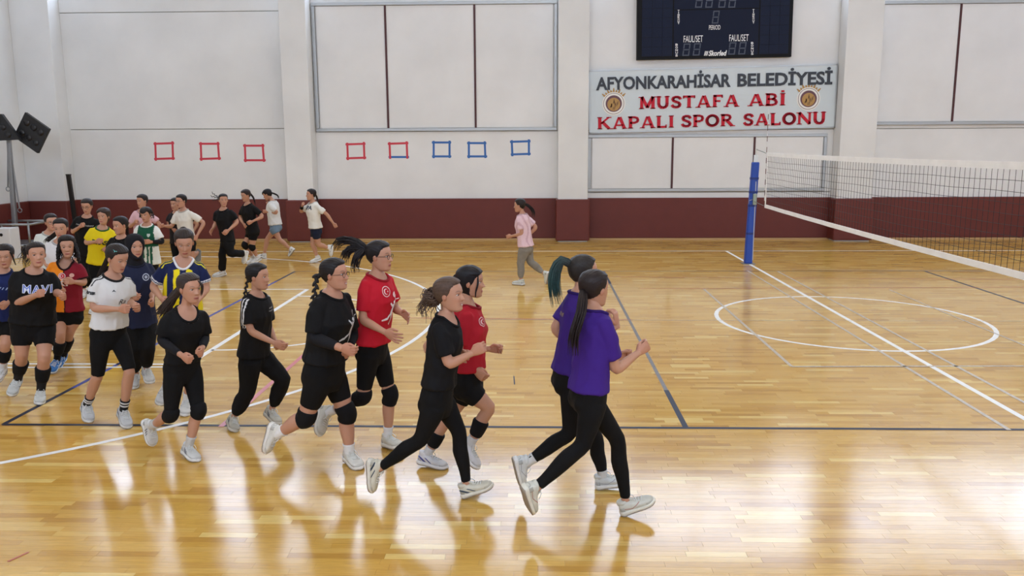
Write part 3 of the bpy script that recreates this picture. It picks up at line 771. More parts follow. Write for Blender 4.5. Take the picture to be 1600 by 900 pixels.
def person(sp):
    s, g = sp.get('s', 1.0), sp.get('g', 1.0); near = sp.get('near', True)
    seed = len(DBG) + 1
    vox_b, vox_c = (.0088, .0096) if near else (.0140, .0135)
    if 'gnd' in sp: Y0 = G(*sp['gnd'])[1]
    else: Y0 = sp['Y']
    a, ap = sp['a'], sp.get('ap', sp['a']); ar, apr = math.radians(a), math.radians(ap)
    Rs = np.array([math.sin(ar), -math.cos(ar), 0]); Rp = np.array([math.sin(apr), -math.cos(apr), 0])
    Fs = np.array([math.cos(ar), math.sin(ar), 0])
    lean = sp.get('lean', .03); Rs0 = Rs
    for _it in range(4):           # slide along the sight lines until the lower foot stands on the floor
        Rs = Rs0
        P = W(*sp['pel'], Y0); N = W(*sp['neck'], Y0 + Fs[1] * lean); H = W(*sp['head'], Y0 + Fs[1] * (lean + .05))
        N = N + (H - N) * .15
        D = nrm(N - P); T = np.linalg.norm(N - P); Rs = nrm(Rs - D * (Rs @ D)); Fd = np.cross(D, Rs)
        sw = sp.get('sw', .134) * s * (1 + (g - 1) * .5); hw = .085 * s * (1 + (g - 1) * .6)
        J = {}
        for sd, sg in (('R', 1), ('L', -1)):
            J['sh' + sd] = N - D * .082 * s + Rs * sg * sw
            J['hip' + sd] = P - np.array([0, 0, .045 * s]) + Rp * sg * hw
        def place(root, spec, ang):
            px, py = spec[:2]; dy = spec[2] if len(spec) > 2 else None
            if dy is None:
                t = math.tan(ang); t = max(-.8, min(.8, t)); q = W(px, py, root[1]); dy = t * (q[0] - root[0])
            return W(px, py, root[1] + dy)
        for sd in 'RL':
            e, w_ = sp['arm' + sd][:2]; J['el' + sd] = place(J['sh' + sd], e, ar); J['wr' + sd] = place(J['sh' + sd], w_, ar)
            k, an = sp['leg' + sd][:2]; J['kn' + sd] = place(J['hip' + sd], k, apr); J['an' + sd] = place(J['hip' + sd], an, apr)
        # feet
        feet = {}; low = 9
        for sd in 'RL':
            heel, toe = sp['leg' + sd][2:4]; an = J['an' + sd]
            h3, t3 = W(heel[0], heel[1], an[1]), W(toe[0], toe[1], an[1]); v = t3 - h3; Lf = .24 * s
            yy = math.sqrt(max(0, Lf * Lf - v @ v)); sgn = sp['leg' + sd][4] if len(sp['leg' + sd]) > 4 else (1 if math.sin(apr) > 0 else -1)
            xa = nrm(np.array([v[0], sgn * yy, v[2]])); up = nrm(J['kn' + sd] - an); up = nrm(up - xa * (up @ xa)); ya = np.cross(up, xa)
            feet[sd] = (xa, ya, up); k = s * 1.0
            for q in ((-.066, -.083), (.18, -.074), (.1, -.083)): low = min(low, (an + (xa * q[0] + up * q[1]) * k)[2])
        if abs(low) < .003 or _it == 3: break
        Y0 *= CAMH / (CAMH - low)
    dz = -low if not sp.get('air') else max(-low, 0)
    dz = float(np.clip(dz, -.12, .12))
    sh_ = np.array([0, 0, dz])
    for k in J: J[k] = J[k] + sh_
    P, N, H = P + sh_, N + sh_, H + sh_
    L_ = lambda a_, b_: np.linalg.norm(J[a_] - J[b_]) / s
    DBG.append((sp['key'], 'Y%.1f dz%.2f T%.2f hd%.2f' % (Y0, dz, T / s, np.linalg.norm(H - N)), 'arm ' + ' '.join('%.2f' % v for v in (L_('shR', 'elR'), L_('elR', 'wrR'), L_('shL', 'elL'), L_('elL', 'wrL'))), 'leg ' + ' '.join('%.2f' % v for v in (L_('hipR', 'knR'), L_('knR', 'anR'), L_('hipL', 'knL'), L_('knL', 'anL')))))
    root = thing('person', (P[0], P[1], 0), sp['label'], 'person', 'girls running laps in the hall')
    skin = sp.get('skin', (189, 141, 115)); hairc = sp.get('hairc', (34, 27, 26))
    top, bot = sp['top'], sp['bot']
    slv = top.get('sleeve', .72); legt = bot['t']
    # ---- body
    B = Acc()
    C, A_, B_ = torso_rings(P, N, Rp, Rs, BODY_T, g, s); B.add(loft(C, A_, B_, 18))
    HF = face_frame(sp['ha'], sp.get('hp', 0), sp.get('hr', 0)); hs = sp.get('hs', .97) * s ** .4
    B.add(rtube([N - D * .05, N + D * .01, H + HF @ np.array([-.022, 0, -.065]) * hs, H + HF @ np.array([-.02, 0, -.03]) * hs], np.array([.048, .041, .039, .038]) * s ** .5, 14))
    ag, lg = s * (1 + (g - 1) * .8), s * (1 + (g - 1) * .75)
    for sd, sg in (('R', 1), ('L', -1)):
        sh, el, wr = J['sh' + sd], J['el' + sd], J['wr' + sd]
        B.add(rtube([N - D * .085 * s + Rs * sg * .03, sh], [.036 * s, .031 * ag], 12))
        p, r = limb_path(sh, el, wr, 0, 2, ARM, ag); ts = np.linspace(0, 2, len(r)); r = r - np.where(ts < min(slv, 1.9) - .05, .009, 0)
        B.add(rtube(p, r, 12))
        hp, kn, an = J['hip' + sd], J['kn' + sd], J['an' + sd]
        p, r = limb_path(hp, kn, an, 0, 2, LEG, lg, back=-feet[sd][0]); ts = np.linspace(0, 2, len(r)); r = r - np.where(ts < legt - .05, .009, 0)
        r[-1] = .03 * s; B.add(rtube(p, r, 14))
    V, F = B.get(); V, F = remesh(V, F, vox_b, 4)
    ncore = len(V); bod = Acc().add((V, F)); cols = [np.repeat(lin(skin)[None] * 1.0, len(V), 0)]
    sm = sp.get('smile', 0)
    nz, na = (64, 88) if near else (40, 56)
    hV, hF = head_surface(nz, na, smile=sm); cols.append(head_colors(hV, skin, tuple(np.array(hairc) * .9), sm))
    bod.add((H + (hV * hs) @ HF.T, hF))
    if sp.get('style') != 'hijab':
        for sg in (-1, 1):
            e = Acc().add(ellipsoid((-.006, sg * .072, -.006), (.017, .008, .029), 12, 8)).add(ellipsoid((-.002, sg * .078, -.008), (.010, .004, .018), 10, 6)).get()
            bod.add((H + (e[0] * hs) @ HF.T, e[1])); cols.append(np.repeat(lin(skin)[None] * np.array([.95, .85, .82]), len(e[0]), 0))
    for sd, sg in (('R', 1), ('L', -1)):
        if sp.get('hand' + sd) == 'none': continue
        hv, hf = HANDS[sp.get('hand' + sd, 'fist')]; wr, el = J['wr' + sd], J['el' + sd]
        x = nrm(wr - el)
        if 'hdir' + sd in sp: x = nrm(W(*sp['hdir' + sd], wr[1]) + sh_ - wr)
        u = np.array(sp.get('hup' + sd, (0, 0, 1.0)), float) + x * .001
        if abs(u @ x) > .93: u = u + Fd * -.6
        y = nrm(u - x * (u @ x)); z = np.cross(x, y) * sg; k = .93 * s
        M = np.array([x, y, z]).T; V2 = wr + x * .004 + (hv * k) @ M.T
        f2 = [tuple(f) for f in hf] if sg > 0 else [tuple(reversed(f)) for f in hf]
        bod.add((V2, f2)); cols.append(np.repeat(lin(skin)[None] * np.array([.97, .9, .88]), len(V2), 0))
    V, F = bod.get(); body = mesh_obj('body', V, F, M_SKIN, root, col=np.vstack(cols), smooth=True)
    # eyes
    eV, eF, eC = eye_mesh()
    for sg in (-1, 1):
        c = H + HF @ (np.array([.0722, sg * .0310, .0030]) * hs)
        q = eV * np.array([1, 1.28, .52 if not sp.get('lids') else .3]) * hs
        mesh_obj('eye', c + q @ HF.T, eF, M_EYE, body, col=eC, smooth=True)
    # ---- glasses
    if sp.get('glasses'):
        gl = Acc()
        for sg in (-1, 1):
            a_ = np.arange(20) * 2 * math.pi / 20
            gl.add(tube(np.c_[.101 - .010 * np.cos(a_) * sg * 0 - .006, sg * .033 + .0235 * np.cos(a_), -.001 + .0185 * np.sin(a_)] if False else np.c_[np.full(20, .0945) - .004 * (np.cos(a_) * 1 > .5), sg * .033 + .0235 * np.cos(a_), -.001 + .0185 * np.sin(a_)], .0017, 6, closed=True))
            gl.add(tube([(.0945, sg * .056, .004), (.06, sg * .071, .005), (.0, sg * .079, .004), (-.018, sg * .079, -.008)], .0016, 6))
        gl.add(tube([(.0945, -.010, .002), (.099, 0, .004), (.0945, .010, .002)], .0016, 6))
        v, f = gl.get(); go = mesh_obj('glasses', H + (v * hs) @ HF.T, f, mat('glasses_frame', (30, 28, 30), .3), root, smooth=True); go['label'] = 'thin dark framed glasses'
    # ---- hair
    style = sp.get('style', 'tied'); tie = sp.get('tie', (-.085, 0, .02))
    if style == 'hijab':
        cV, cF = hair_cap(nz, na, 'hijab', .016, tie); ho = Acc().add((H + (cV * hs) @ HF.T, cF))
        q = H + HF @ np.array([-.015, 0, -.07]) * hs
        C = [q + HF[:, 2] * .03, q, (q + N) / 2, N - D * .02, N - D * .06]; w = [.062, .066, .072, .095, .115]; d_ = [.078, .076, .078, .088, .10]
        ho.add(loft(C, [Rs * v for v in w], [Fd * v for v in d_], 18)); v, f = ho.get(); v, f = remesh(v, f, .007, 3); v = wrinkle(v, f, .004, seed, 14)
        mesh_obj('headscarf', v, f, cloth('scarf_black', (24, 24, 30)), root, smooth=True)['label'] = 'black headscarf'
    else:
        cV, cF = hair_cap(nz, na, style, sp.get('thick', .011), tie)
        hc = np.repeat(lin(hairc)[None], len(cV), 0)
        hair = mesh_obj('hair', H + (cV * hs) @ HF.T, cF, M_HAIRV, root, col=hc, smooth=True)
        tw = H + HF @ (np.array(tie) * hs * 1.08)
        ends = sp.get('tail'); tc = np.array(lin(sp.get('tailc', hairc)))
        def tailobj(nm, v, f, root_pt, length):
            k = np.clip(np.linalg.norm(v - root_pt, axis=1) / length, 0, 1)[:, None]
            c = lin(hairc) * (1 - np.minimum(k * 2.2, 1)) + tc * np.minimum(k * 2.2, 1)
            return mesh_obj(nm, v, f, M_HAIRV, hair, col=c, smooth=True)
        if ends:
            kind, pts = ends[0], ends[1]
            path = [H + HF @ (np.array(tie) * hs * .9), tw] + [W(p[0], p[1], tw[1] + (p[2] if len(p) > 2 else 0)) + sh_ for p in (pts if kind in ('pony', 'braid') else pts[0])]
            ln = sum(np.linalg.norm(np.array(path[i + 1]) - path[i]) for i in range(len(path) - 1))
            if kind == 'pony': v, f = locks(path, ends[2], ends[3], ends[4], seed, ends[5] if len(ends) > 5 else .006, wave=ends[6] if len(ends) > 6 else .15); tailobj('ponytail', v, f, tw, ln)
            elif kind == 'braid': v, f = braid(path, ends[2], ends[3], ends[4]); tailobj('braid', v, f, tw, ln)
            elif kind == 'multi':
                aa = Acc()
                for qi, pp in enumerate(pts): aa.add(locks([path[0], tw] + [W(p[0], p[1], tw[1] + p[2]) + sh_ for p in pp], ends[2], ends[3], ends[4], seed + qi, ends[5], wave=ends[6]))
                v, f = aa.get(); tailobj('ponytail', v, f, tw, ln)
            elif kind == 'braids':
                for pp in pts:
                    v, f = braid([path[0], tw] + [W(p[0], p[1], tw[1] + p[2]) + sh_ for p in pp], ends[2], ends[3], ends[4]); tailobj('braid', v, f, tw, .4)
        if sp.get('bun'):
            bx, br, messy = sp['bun']; c = H + HF @ (np.array(bx) * hs); aa = Acc(); Rr = np.random.RandomState(seed)
            aa.add(ellipsoid(c, (br * .8,) * 3, 12, 8))
            for i in range(60 if messy else 24):
                d1 = nrm(Rr.randn(3)); d2 = nrm(np.cross(d1, Rr.randn(3))); st = Rr.rand() * 6; ll = 2.2 + Rr.rand() * 1.6; tt = np.linspace(st, st + ll, 10)
                ph = c + (np.cos(tt)[:, None] * d1 + np.sin(tt)[:, None] * d2) * (br * (1 + (.28 * Rr.rand(10) if messy else 0.05))[:, None] if messy else br)
                aa.add(tube(ph, .0050 * np.interp(np.linspace(0, 1, 10), [0, .2, .8, 1], [.4, 1, 1, .3]), 5))
            if messy:
                for i in range(46):
                    d1 = nrm(Rr.randn(3) + HF[:, 0] * -1.0 + np.array([0, 0, -.5])); q = c + d1 * br * .7
                    aa.add(tube(bez([q, q + d1 * .03 + Rr.randn(3) * .008, q + d1 * .045 + np.array([0, 0, -.03]) + Rr.randn(3) * .014, q + d1 * .05 + np.array([0, 0, -.06]) + Rr.randn(3) * .02], 9), .0040 * np.linspace(1, .3, 9), 5))
            v, f = aa.get(); mesh_obj('hair_bun', v, f, M_HAIRV, hair, col=np.repeat(tc[None], len(v), 0), smooth=True)
        if sp.get('curls'):
            n_, ln_, wv = sp['curls']; Rr = np.random.RandomState(seed); aa = Acc()
            for i in range(n_):
                an_ = math.radians(Rr.uniform(62, 298)); z_ = Rr.uniform(-.02, .09)
                d1 = np.array([math.cos(an_), math.sin(an_), 0]); base_ = np.array([-.012, 0, z_]) + d1 * np.array([.088, .072, 0]) * math.sqrt(max(.1, 1 - (z_ / .12) ** 2))
                q0 = H + HF @ (base_ * hs); out = HF @ d1; L0 = ln_ * Rr.uniform(.7, 1.1); tt = np.linspace(0, 1, 14); ph = Rr.rand() * 6
                Pp = q0 + out * (.012 + .022 * np.sin(tt * 2.2))[:, None] + np.array([0, 0, -1.0]) * (tt * L0)[:, None]
                sd_ = np.cross(out, [0, 0, 1]); Pp = Pp + (sd_ * np.sin(tt * 15 + ph)[:, None] + out * np.cos(tt * 15 + ph)[:, None]) * (wv * tt ** .5)[:, None]
                aa.add(tube(Pp, .0062 * np.interp(tt, [0, .2, .8, 1], [.7, 1, .9, .25]), 5))
            v, f = aa.get(); mesh_obj('hair_locks', v, f, M_HAIRV, hair, col=np.repeat(tc[None], len(v), 0), smooth=True)
        if sp.get('hair_tie'):
            t0 = nrm(np.array(path[2]) - path[0]) if ends else HF[:, 0]; u = nrm(np.cross(t0, [.1, .3, 1])); w_ = np.cross(t0, u); a_ = np.arange(14) * 2 * math.pi / 14
            v, f = tube(tw + (u * np.cos(a_)[:, None] + w_ * np.sin(a_)[:, None]) * .019, .0065, 7, closed=True); mesh_obj('hair_tie', v, f, cloth('tie_%s' % sp['key'], sp['hair_tie']), hair, smooth=True)
        if sp.get('strands'):
            aa = Acc()
            for pts in sp['strands']:
                pp = bez([H + HF @ (np.array(p) * hs) for p in pts], 10); Rr = np.random.RandomState(seed)
                for q in range(5): aa.add(tube(pp + Rr.randn(3) * .003, .0045 * np.interp(np.linspace(0, 1, 10), [0, .3, 1], [1, 1, .25]), 5))
            v, f = aa.get(); mesh_obj('hair_strand', v, f, M_HAIRV, hair, col=np.repeat(lin(hairc)[None], len(v), 0), smooth=True)
        if sp.get('clip'):
            st = []
            for k in range(10):
                q = (.020 if k % 2 == 0 else .010); st.append((q * math.sin(k * math.pi / 5), q * math.cos(k * math.pi / 5)))
            cc = HF @ (np.array([.028, -.052, .083]) * hs); dn = nrm(cc); u = nrm(np.cross(dn, [0, 0, 1])); w_ = np.cross(u, dn)
            v, f = extrude2d(np.array(st), [tuple(range(10))], lambda a_, b_, c_: H + cc * 1.13 + u * a_ + w_ * b_ + dn * c_, -.004, .004)
            mesh_obj('hair_clip', v, f, mat('clip_teal', (96, 176, 178), .3), hair)['label'] = 'small teal star hair clip'
    # ---- bottoms
    e = bot.get('ease', .006); bt = Acc()
    tb = np.array([r for r in BODY_T if r[0] < .2] + [(.24, .122, .086, .082)])
    C, A_, B_ = torso_rings(P, N, Rp, Rs, tb, g, s, min(e, .006) + .003); bt.add(loft(C, A_, B_, 18))
    fl_ = bot.get('flare', 0)
    for sd in 'RL':
        p, r = limb_path(J['hip' + sd], J['kn' + sd], J['an' + sd], 0, legt, LEG, lg, e, n=max(5, int(legt * 9)), back=-feet[sd][0])
        ts = np.linspace(0, legt, len(r)); r = r + fl_ * ts / max(legt, .01)
        if bot.get('cuff'): r[-1] -= e * .7; r[-2] -= e * .2
        if bot.get('drape'): r = np.maximum(r, bot['drape'] * s)
        T_, U_, V_ = frames(p); bt.add(loft(p, U_ * r[:, None], V_ * r[:, None], 14))
    for sg in (-1, 1): bt.add(ellipsoid(P - np.cross(nrm(N - P), Rp) * .042 * s * g - D * .055 * s + Rp * sg * .055 * s, (.074 * s * g + min(e, .006),) * 3, 12, 8))
    v, f = bt.get(); v, f = remesh(v, f, vox_c, 5); v = wrinkle(v, f, bot.get('wr', .003), seed + 40, 13)
    bo = mesh_obj(bot['name'], v, f, cloth(bot.get('m', 'black_tights'), bot.get('col', (10, 10, 12)), amt=.12), root, smooth=True)
    # ---- top
    et = top.get('ease', .006); hem = top.get('hem', -.14); tp = Acc()
    tab = [r for r in SHIRT_T if r[0] > hem + .03]; h0 = [np.interp(hem, SHIRT_T[:, 0], SHIRT_T[:, k]) for k in (1, 2, 3)]
    tab = np.array([[hem] + [q + .008 for q in h0]] + tab); tight = top.get('tight', 0)
    if tight: tab[:, 1:] = tab[:, 1:] * (1 - tight) + np.stack([np.interp(tab[:, 0], BODY_T[:, 0], BODY_T[:, k]) for k in (1, 2, 3)], 1) * tight
    C, A_, B_ = torso_rings(P, N, Rp, Rs, tab, g, s, et); tp.add(loft(C, A_, B_, 20))
    slr = top.get('slr', .014)
    for sd, sg in (('R', 1), ('L', -1)):
        sh, el, wr = J['sh' + sd], J['el' + sd], J['wr' + sd]
        p, r = limb_path(sh, el, wr, 0, slv, ARM, ag, 0.008, n=max(4, int(slv * 8))); ts = np.linspace(0, 1, len(r)); r = r + slr * (.15 + .85 * ts)
        p = np.vstack([[N - D * .075 * s + Rs * sg * .04], p]); r = np.r_[.05 * s, r]
        T_, U_, V_ = frames(p); tp.add(loft(p, U_ * r[:, None], V_ * r[:, None], 14))
    v, f = tp.get(); v, f = remesh(v, f, top.get('vox', vox_c), 5); v = wrinkle(v, f, top.get('wr', .012), seed, 11)
    rel = v - P; vt = rel @ D / T; vu = rel @ Rs; vw = rel @ Fd
    colr = np.repeat(lin(top['col'])[None], len(v), 0)
    if 'pat' in top:
        at = np.full(len(v), -1.0)
        for sd, sg in (('R', 1), ('L', -1)):
            sh, el = J['sh' + sd], J['el' + sd]; ax = el - sh; ll = ax @ ax; t = ((v - sh) @ ax) / ll; d = np.linalg.norm(v - (sh + np.clip(t, 0, 2)[:, None] * ax), axis=1)
            m = (d < .09 * s * g) & (vu * sg > sw * .92) & (t > -.3) & (t < slv + .12); at[m] = np.clip(t[m], 0, 2)
        colr = top['pat'](colr, vu / s, vt, vw, at)
    bvh = BVHTree.FromPolygons([tuple(q) for q in v], [tuple(int(i) for i in q) for q in f])
    dep = top.get('neckline', .035) * s / T; t_n = .985
    def nh(k):                   # height of the neckline at angle k round the neck
        q = np.sin(k); return t_n - np.where(q > 0, dep * np.maximum(q, 0) ** top.get('vee', 1.4), 0)
    cc = top.get('collar', tuple(int(q * .8) for q in top['col'])); ring_ = []
    for k in np.arange(28) * 2 * math.pi / 28:
        d = Rs * math.cos(k) + Fd * math.sin(k); q = P + D * T * float(nh(np.array(k if k < math.pi else k - 2 * math.pi))) ; hit = bvh.ray_cast(Vector(q + d * .25), Vector(-d), .3)
        hr_ = np.linalg.norm(np.array(hit[0]) - q) if hit[0] is not None else 9; mx_ = (.078 + .034 * max(0, math.sin(k))) * s
        ring_.append(np.array(hit[0]) if hr_ < mx_ else q + d * mx_)
    rel_r = np.array(ring_) - P; ra_ = np.arctan2(rel_r @ Fd, rel_r @ Rs); rr_ = np.hypot(rel_r @ Fd, rel_r @ Rs); o_ = np.argsort(ra_)
    ang = np.arctan2(vw, vu); rad = np.hypot(vu, vw)
    cut = (vt > nh(ang) - .001) & (rad < np.interp(ang, ra_[o_], rr_[o_], period=2 * math.pi) + .0045)
    f = np.asarray(f); keep = ~cut[f].any(axis=1); f = f[keep]; use = np.unique(f); idx = np.full(len(v), -1); idx[use] = np.arange(len(use)); v = v[use]; f = idx[f]; colr = colr[use]
    shirt = mesh_obj(top.get('name', 't_shirt'), v, f, M_CLOTHV, root, col=colr, smooth=True)
    v2, f2 = tube(np.array(ring_), .0105, 8, closed=True); mesh_obj('collar', v2, f2, cloth('collar_%d_%d_%d' % cc, cc), shirt, smooth=True)
    # skin under the shirt is kept just inside it
    core = bod.get()[0][:ncore]; rl_ = core - P; ct, cu_, cw = rl_ @ D / T, rl_ @ Rs, rl_ @ Fd; ca = np.arctan2(cw, cu_); cr = np.hypot(cu_, cw)
    inside = (ct > max(hem, .1) + .08) & ((ct < nh(ca) - .012) | (cr > np.interp(ca, ra_[o_], rr_[o_], period=2 * math.pi) + .004)) & (ct < 1.0) & (cr < .30 * s * g)
    for sd in 'RL':
        sh, el, wr = J['sh' + sd], J['el' + sd], J['wr' + sd]
        for p0_, p1_, lim in ((sh, el, min(slv, 1) - .12), (el, wr, slv - 1.12)):
            ax = p1_ - p0_; t_ = ((core - p0_) @ ax) / (ax @ ax); d_ = np.linalg.norm(core - (p0_ + np.clip(t_, 0, 1)[:, None] * ax), axis=1); inside &= ~((d_ < .065 * s * g) & (t_ > lim) & (t_ < 1.2))
    bmv = body.data.vertices; off_ = np.array([root.location[0], root.location[1], 0])
    for i in np.nonzero(inside)[0]:
        q = core[i]; hit = bvh.find_nearest(Vector(q))
        if hit[0] is None: continue
        hp_, hn = np.array(hit[0]), np.array(hit[1]); dd = (q - hp_) @ hn
        if dd > -.006 and np.linalg.norm(q - hp_) < .05: bmv[i].co = Vector(hp_ - hn * .007 - off_)
    if slv < 1 and top.get('under'):
        for sd in 'RL':
            if sd not in top['under']: continue
            p, r = limb_path(J['sh' + sd], J['el' + sd], J['wr' + sd], slv - .25, top.get('under_to', 1.85), ARM, ag, .004, n=14); v2, f2 = tube(p, r, 14); mesh_obj('undersleeve', v2, f2, cloth('black_sleeve', (24, 24, 28)), root, smooth=True)
    # prints on the cloth
    for pi_, (shape, u0, t0, mcol, side) in enumerate(sp.get('prints', [])):
        V2, F2 = sub_long(shape[0], shape[1], .02 if near else .03)
        o3 = P + D * T * t0; dirv = {'f': Fd, 'b': -Fd, 'r': Rs, 'l': -Rs}[side]; ux = {'f': -Rs, 'b': Rs, 'r': Fd, 'l': -Fd}[side]
        out = []
        for (a_, b_) in V2:
            q = o3 + ux * (u0 + a_) + D * b_ + dirv * .5; hit = bvh.ray_cast(Vector(q), Vector(-dirv), 1.0)
            if hit[0] is None: hit = bvh.find_nearest(Vector(q - dirv * .4))
            out.append(np.array(hit[0]) + np.array(hit[1]) * (.003 + .0008 * pi_))
        mesh_obj('print', out, F2, mat('print_%d_%d_%d' % mcol, mcol, .7), shirt, smooth=True)
    # ---- socks, knee pads, shoes
    sock = sp.get('sock')
    shc = sp.get('shoe', ((214, 214, 210), (232, 232, 228), (70, 74, 84), 'sweep'))
    for sd in 'RL':
        hp, kn, an = J['hip' + sd], J['kn' + sd], J['an' + sd]
        if sock and sock[0] < 2.0:
            p, r = limb_path(hp, kn, an, sock[0], 2.05 if False else 2.0, LEG, lg, .006, n=7, back=-feet[sd][0]); r[0] += .002
            p = np.vstack([p, an - feet[sd][2] * .035]); r = np.r_[r, .031 * s]
            v2, f2 = tube(p, r, 14); so = mesh_obj('sock', v2, f2, cloth('sock_%d_%d_%d' % sock[1], sock[1]), root, smooth=True)
            if len(sock) > 2:
                for tt in (sock[0] + .05, sock[0] + .12):
                    p, r = limb_path(hp, kn, an, tt - .018, tt + .018, LEG, lg, .0085, n=3, back=-feet[sd][0]); v2, f2 = tube(p, r, 14); mesh_obj('sock_band', v2, f2, cloth('band_%d_%d_%d' % sock[2], sock[2]), so, smooth=True)
        if sp.get('pad'):
            t0, t1 = sp['pad']; p, r = limb_path(hp, kn, an, t0, t1, LEG, lg, .014, n=10, back=-feet[sd][0])
            r[0] -= .006; r[-1] -= .006
            if t0 < 1 < t1:
                bd = nrm(kn - (hp + an) / 2); p = p + bd[None] * (.012 * np.exp(-((np.linspace(t0, t1, 10) - 1) / .12) ** 2))[:, None]
            v2, f2 = tube(p, r, 16); v2 = np.array(v2); mesh_obj('knee_pad', v2, f2, cloth('black_pad', (14, 14, 17), amt=.15), root, smooth=True)
        xa, ya, za = feet[sd]; M = np.array([xa, ya, za]).T; k = s * 1.0
        def put(nm, vf, m, par, **kw): return mesh_obj(nm, an + (np.asarray(vf[0]) * k) @ M.T, vf[1], m, par, smooth=True, **kw)
        c1, c2, c3, mk = shc
        so = put('shoe', SHOE['upper'], mat('shoe_%d_%d_%d' % c1, c1, .6, noise_scale=18, noise_amt=.12), root)
        put('sole', SHOE['sole'], mat('sole_%d_%d_%d' % c2, c2, .6, noise_scale=12, noise_amt=.1), so)
        dk = tuple(int(q * .80) for q in c1); put('heel_counter', SHOE['heel_counter'], mat('counter_%d_%d_%d' % dk, dk, .6), so); put('toe_cap', SHOE['toe_cap'], mat('toe_%d_%d_%d' % tuple(int(q * .9) for q in c1), tuple(int(q * .9) for q in c1), .6), so)
        oc = sp.get('outsole', (150, 140, 126)); put('outsole', SHOE['outsole'], mat('outsole_%d_%d_%d' % oc, oc, .7), so)
        if near:
            put('laces', SHOE['lace'], mat('lace_white', (222, 222, 216), .7), so)
        if mk: put('side_mark', SHOE['mark'][mk], mat('mark_%d_%d_%d' % c3, c3, .6), so)
    if sp.get('wristband'):
        sd = sp['wristband']; p, r = limb_path(J['sh' + sd], J['el' + sd], J['wr' + sd], 1.62, 1.98, ARM, ag, .008, n=5); v2, f2 = tube(p, r, 12); mesh_obj('wristband', v2, f2, cloth('black_band', (20, 20, 24)), root, smooth=True)
    return root
# ------------------------------------------------------------------ people: one entry per girl, joints from left to right of the hall

TIGHT = dict(name='leggings', t=1.93, ease=.005, wr=.0025)
CAPRI = dict(name='capri_leggings', t=1.22, ease=.006, wr=.0025)
SHORT = dict(name='shorts', t=.62, ease=.010, wr=.004)
TRACK = dict(name='track_pants', t=1.86, ease=.022, cuff=True, wr=.008, m='track_black', col=(12, 12, 14))
def tee(col, **k): d = dict(col=col); d.update(k); return d
def txt(s_, size, **k): return text_mesh(s_, size, **k)

def pat_gs(c, u, t, w, at):
    c[:] = np.where((u > 0)[:, None], lin((238, 138, 30)), lin((132, 24, 40)))
    c[np.abs(u) < .006] = lin((40, 16, 20)); m = at > .62; c[m] = lin((40, 18, 22)); return c
def pat_fb(c, u, t, w, at):
    k = np.floor((u + .0255) / .051).astype(int) % 2; c[:] = np.where((k == 1)[:, None], lin((236, 216, 30)), lin((24, 34, 74)))
    top_ = t > .86 - .9 * np.maximum(np.abs(u) - .05, 0); c[top_] = lin((24, 34, 74)); c[at >= 0] = lin((24, 34, 74))
    s_ = (t > .84) & (np.abs((w + .1) % .026) < .008) & (np.abs(u) > .06) & (np.abs(w) < .05); c[s_] = lin((226, 214, 40))
    c[(at > .60)] = lin((230, 230, 232)); c[(at > .64) & (at < .68)] = lin((24, 34, 74)); return c
def pat_green(c, u, t, w, at):
    c[:] = lin((24, 84, 62)); side = (np.abs(u) > .10 + .0 * t) & (t < .35); c[side] = lin((222, 226, 220))
    m = (t < .35) & ((np.abs(u) % .05) < .018) & (np.abs(u) < .10); c[m] = lin((212, 218, 210)); c[at > -.5] = lin((230, 232, 228)); return c
def pat_white(c, u, t, w, at):
    m = (t > .82) & (np.abs((w + .1) % .030) < .012) & (np.abs(u) > .07) & (np.abs(w) < .046) & (at < .15); c[m] = lin((26, 26, 28)); return c
def pat_track(c, u, t, w, at):
    m = (at > -.5) & (np.abs((w + .1) % .030) < .012) & (np.abs(w) < .045); c[m] = lin((226, 226, 226)); return c
def pat_pink(c, u, t, w, at):
    m = (np.sin(u * 60 + 2 * np.sin(t * 9)) > .55); c[m] = lin((206, 170, 180)); return c

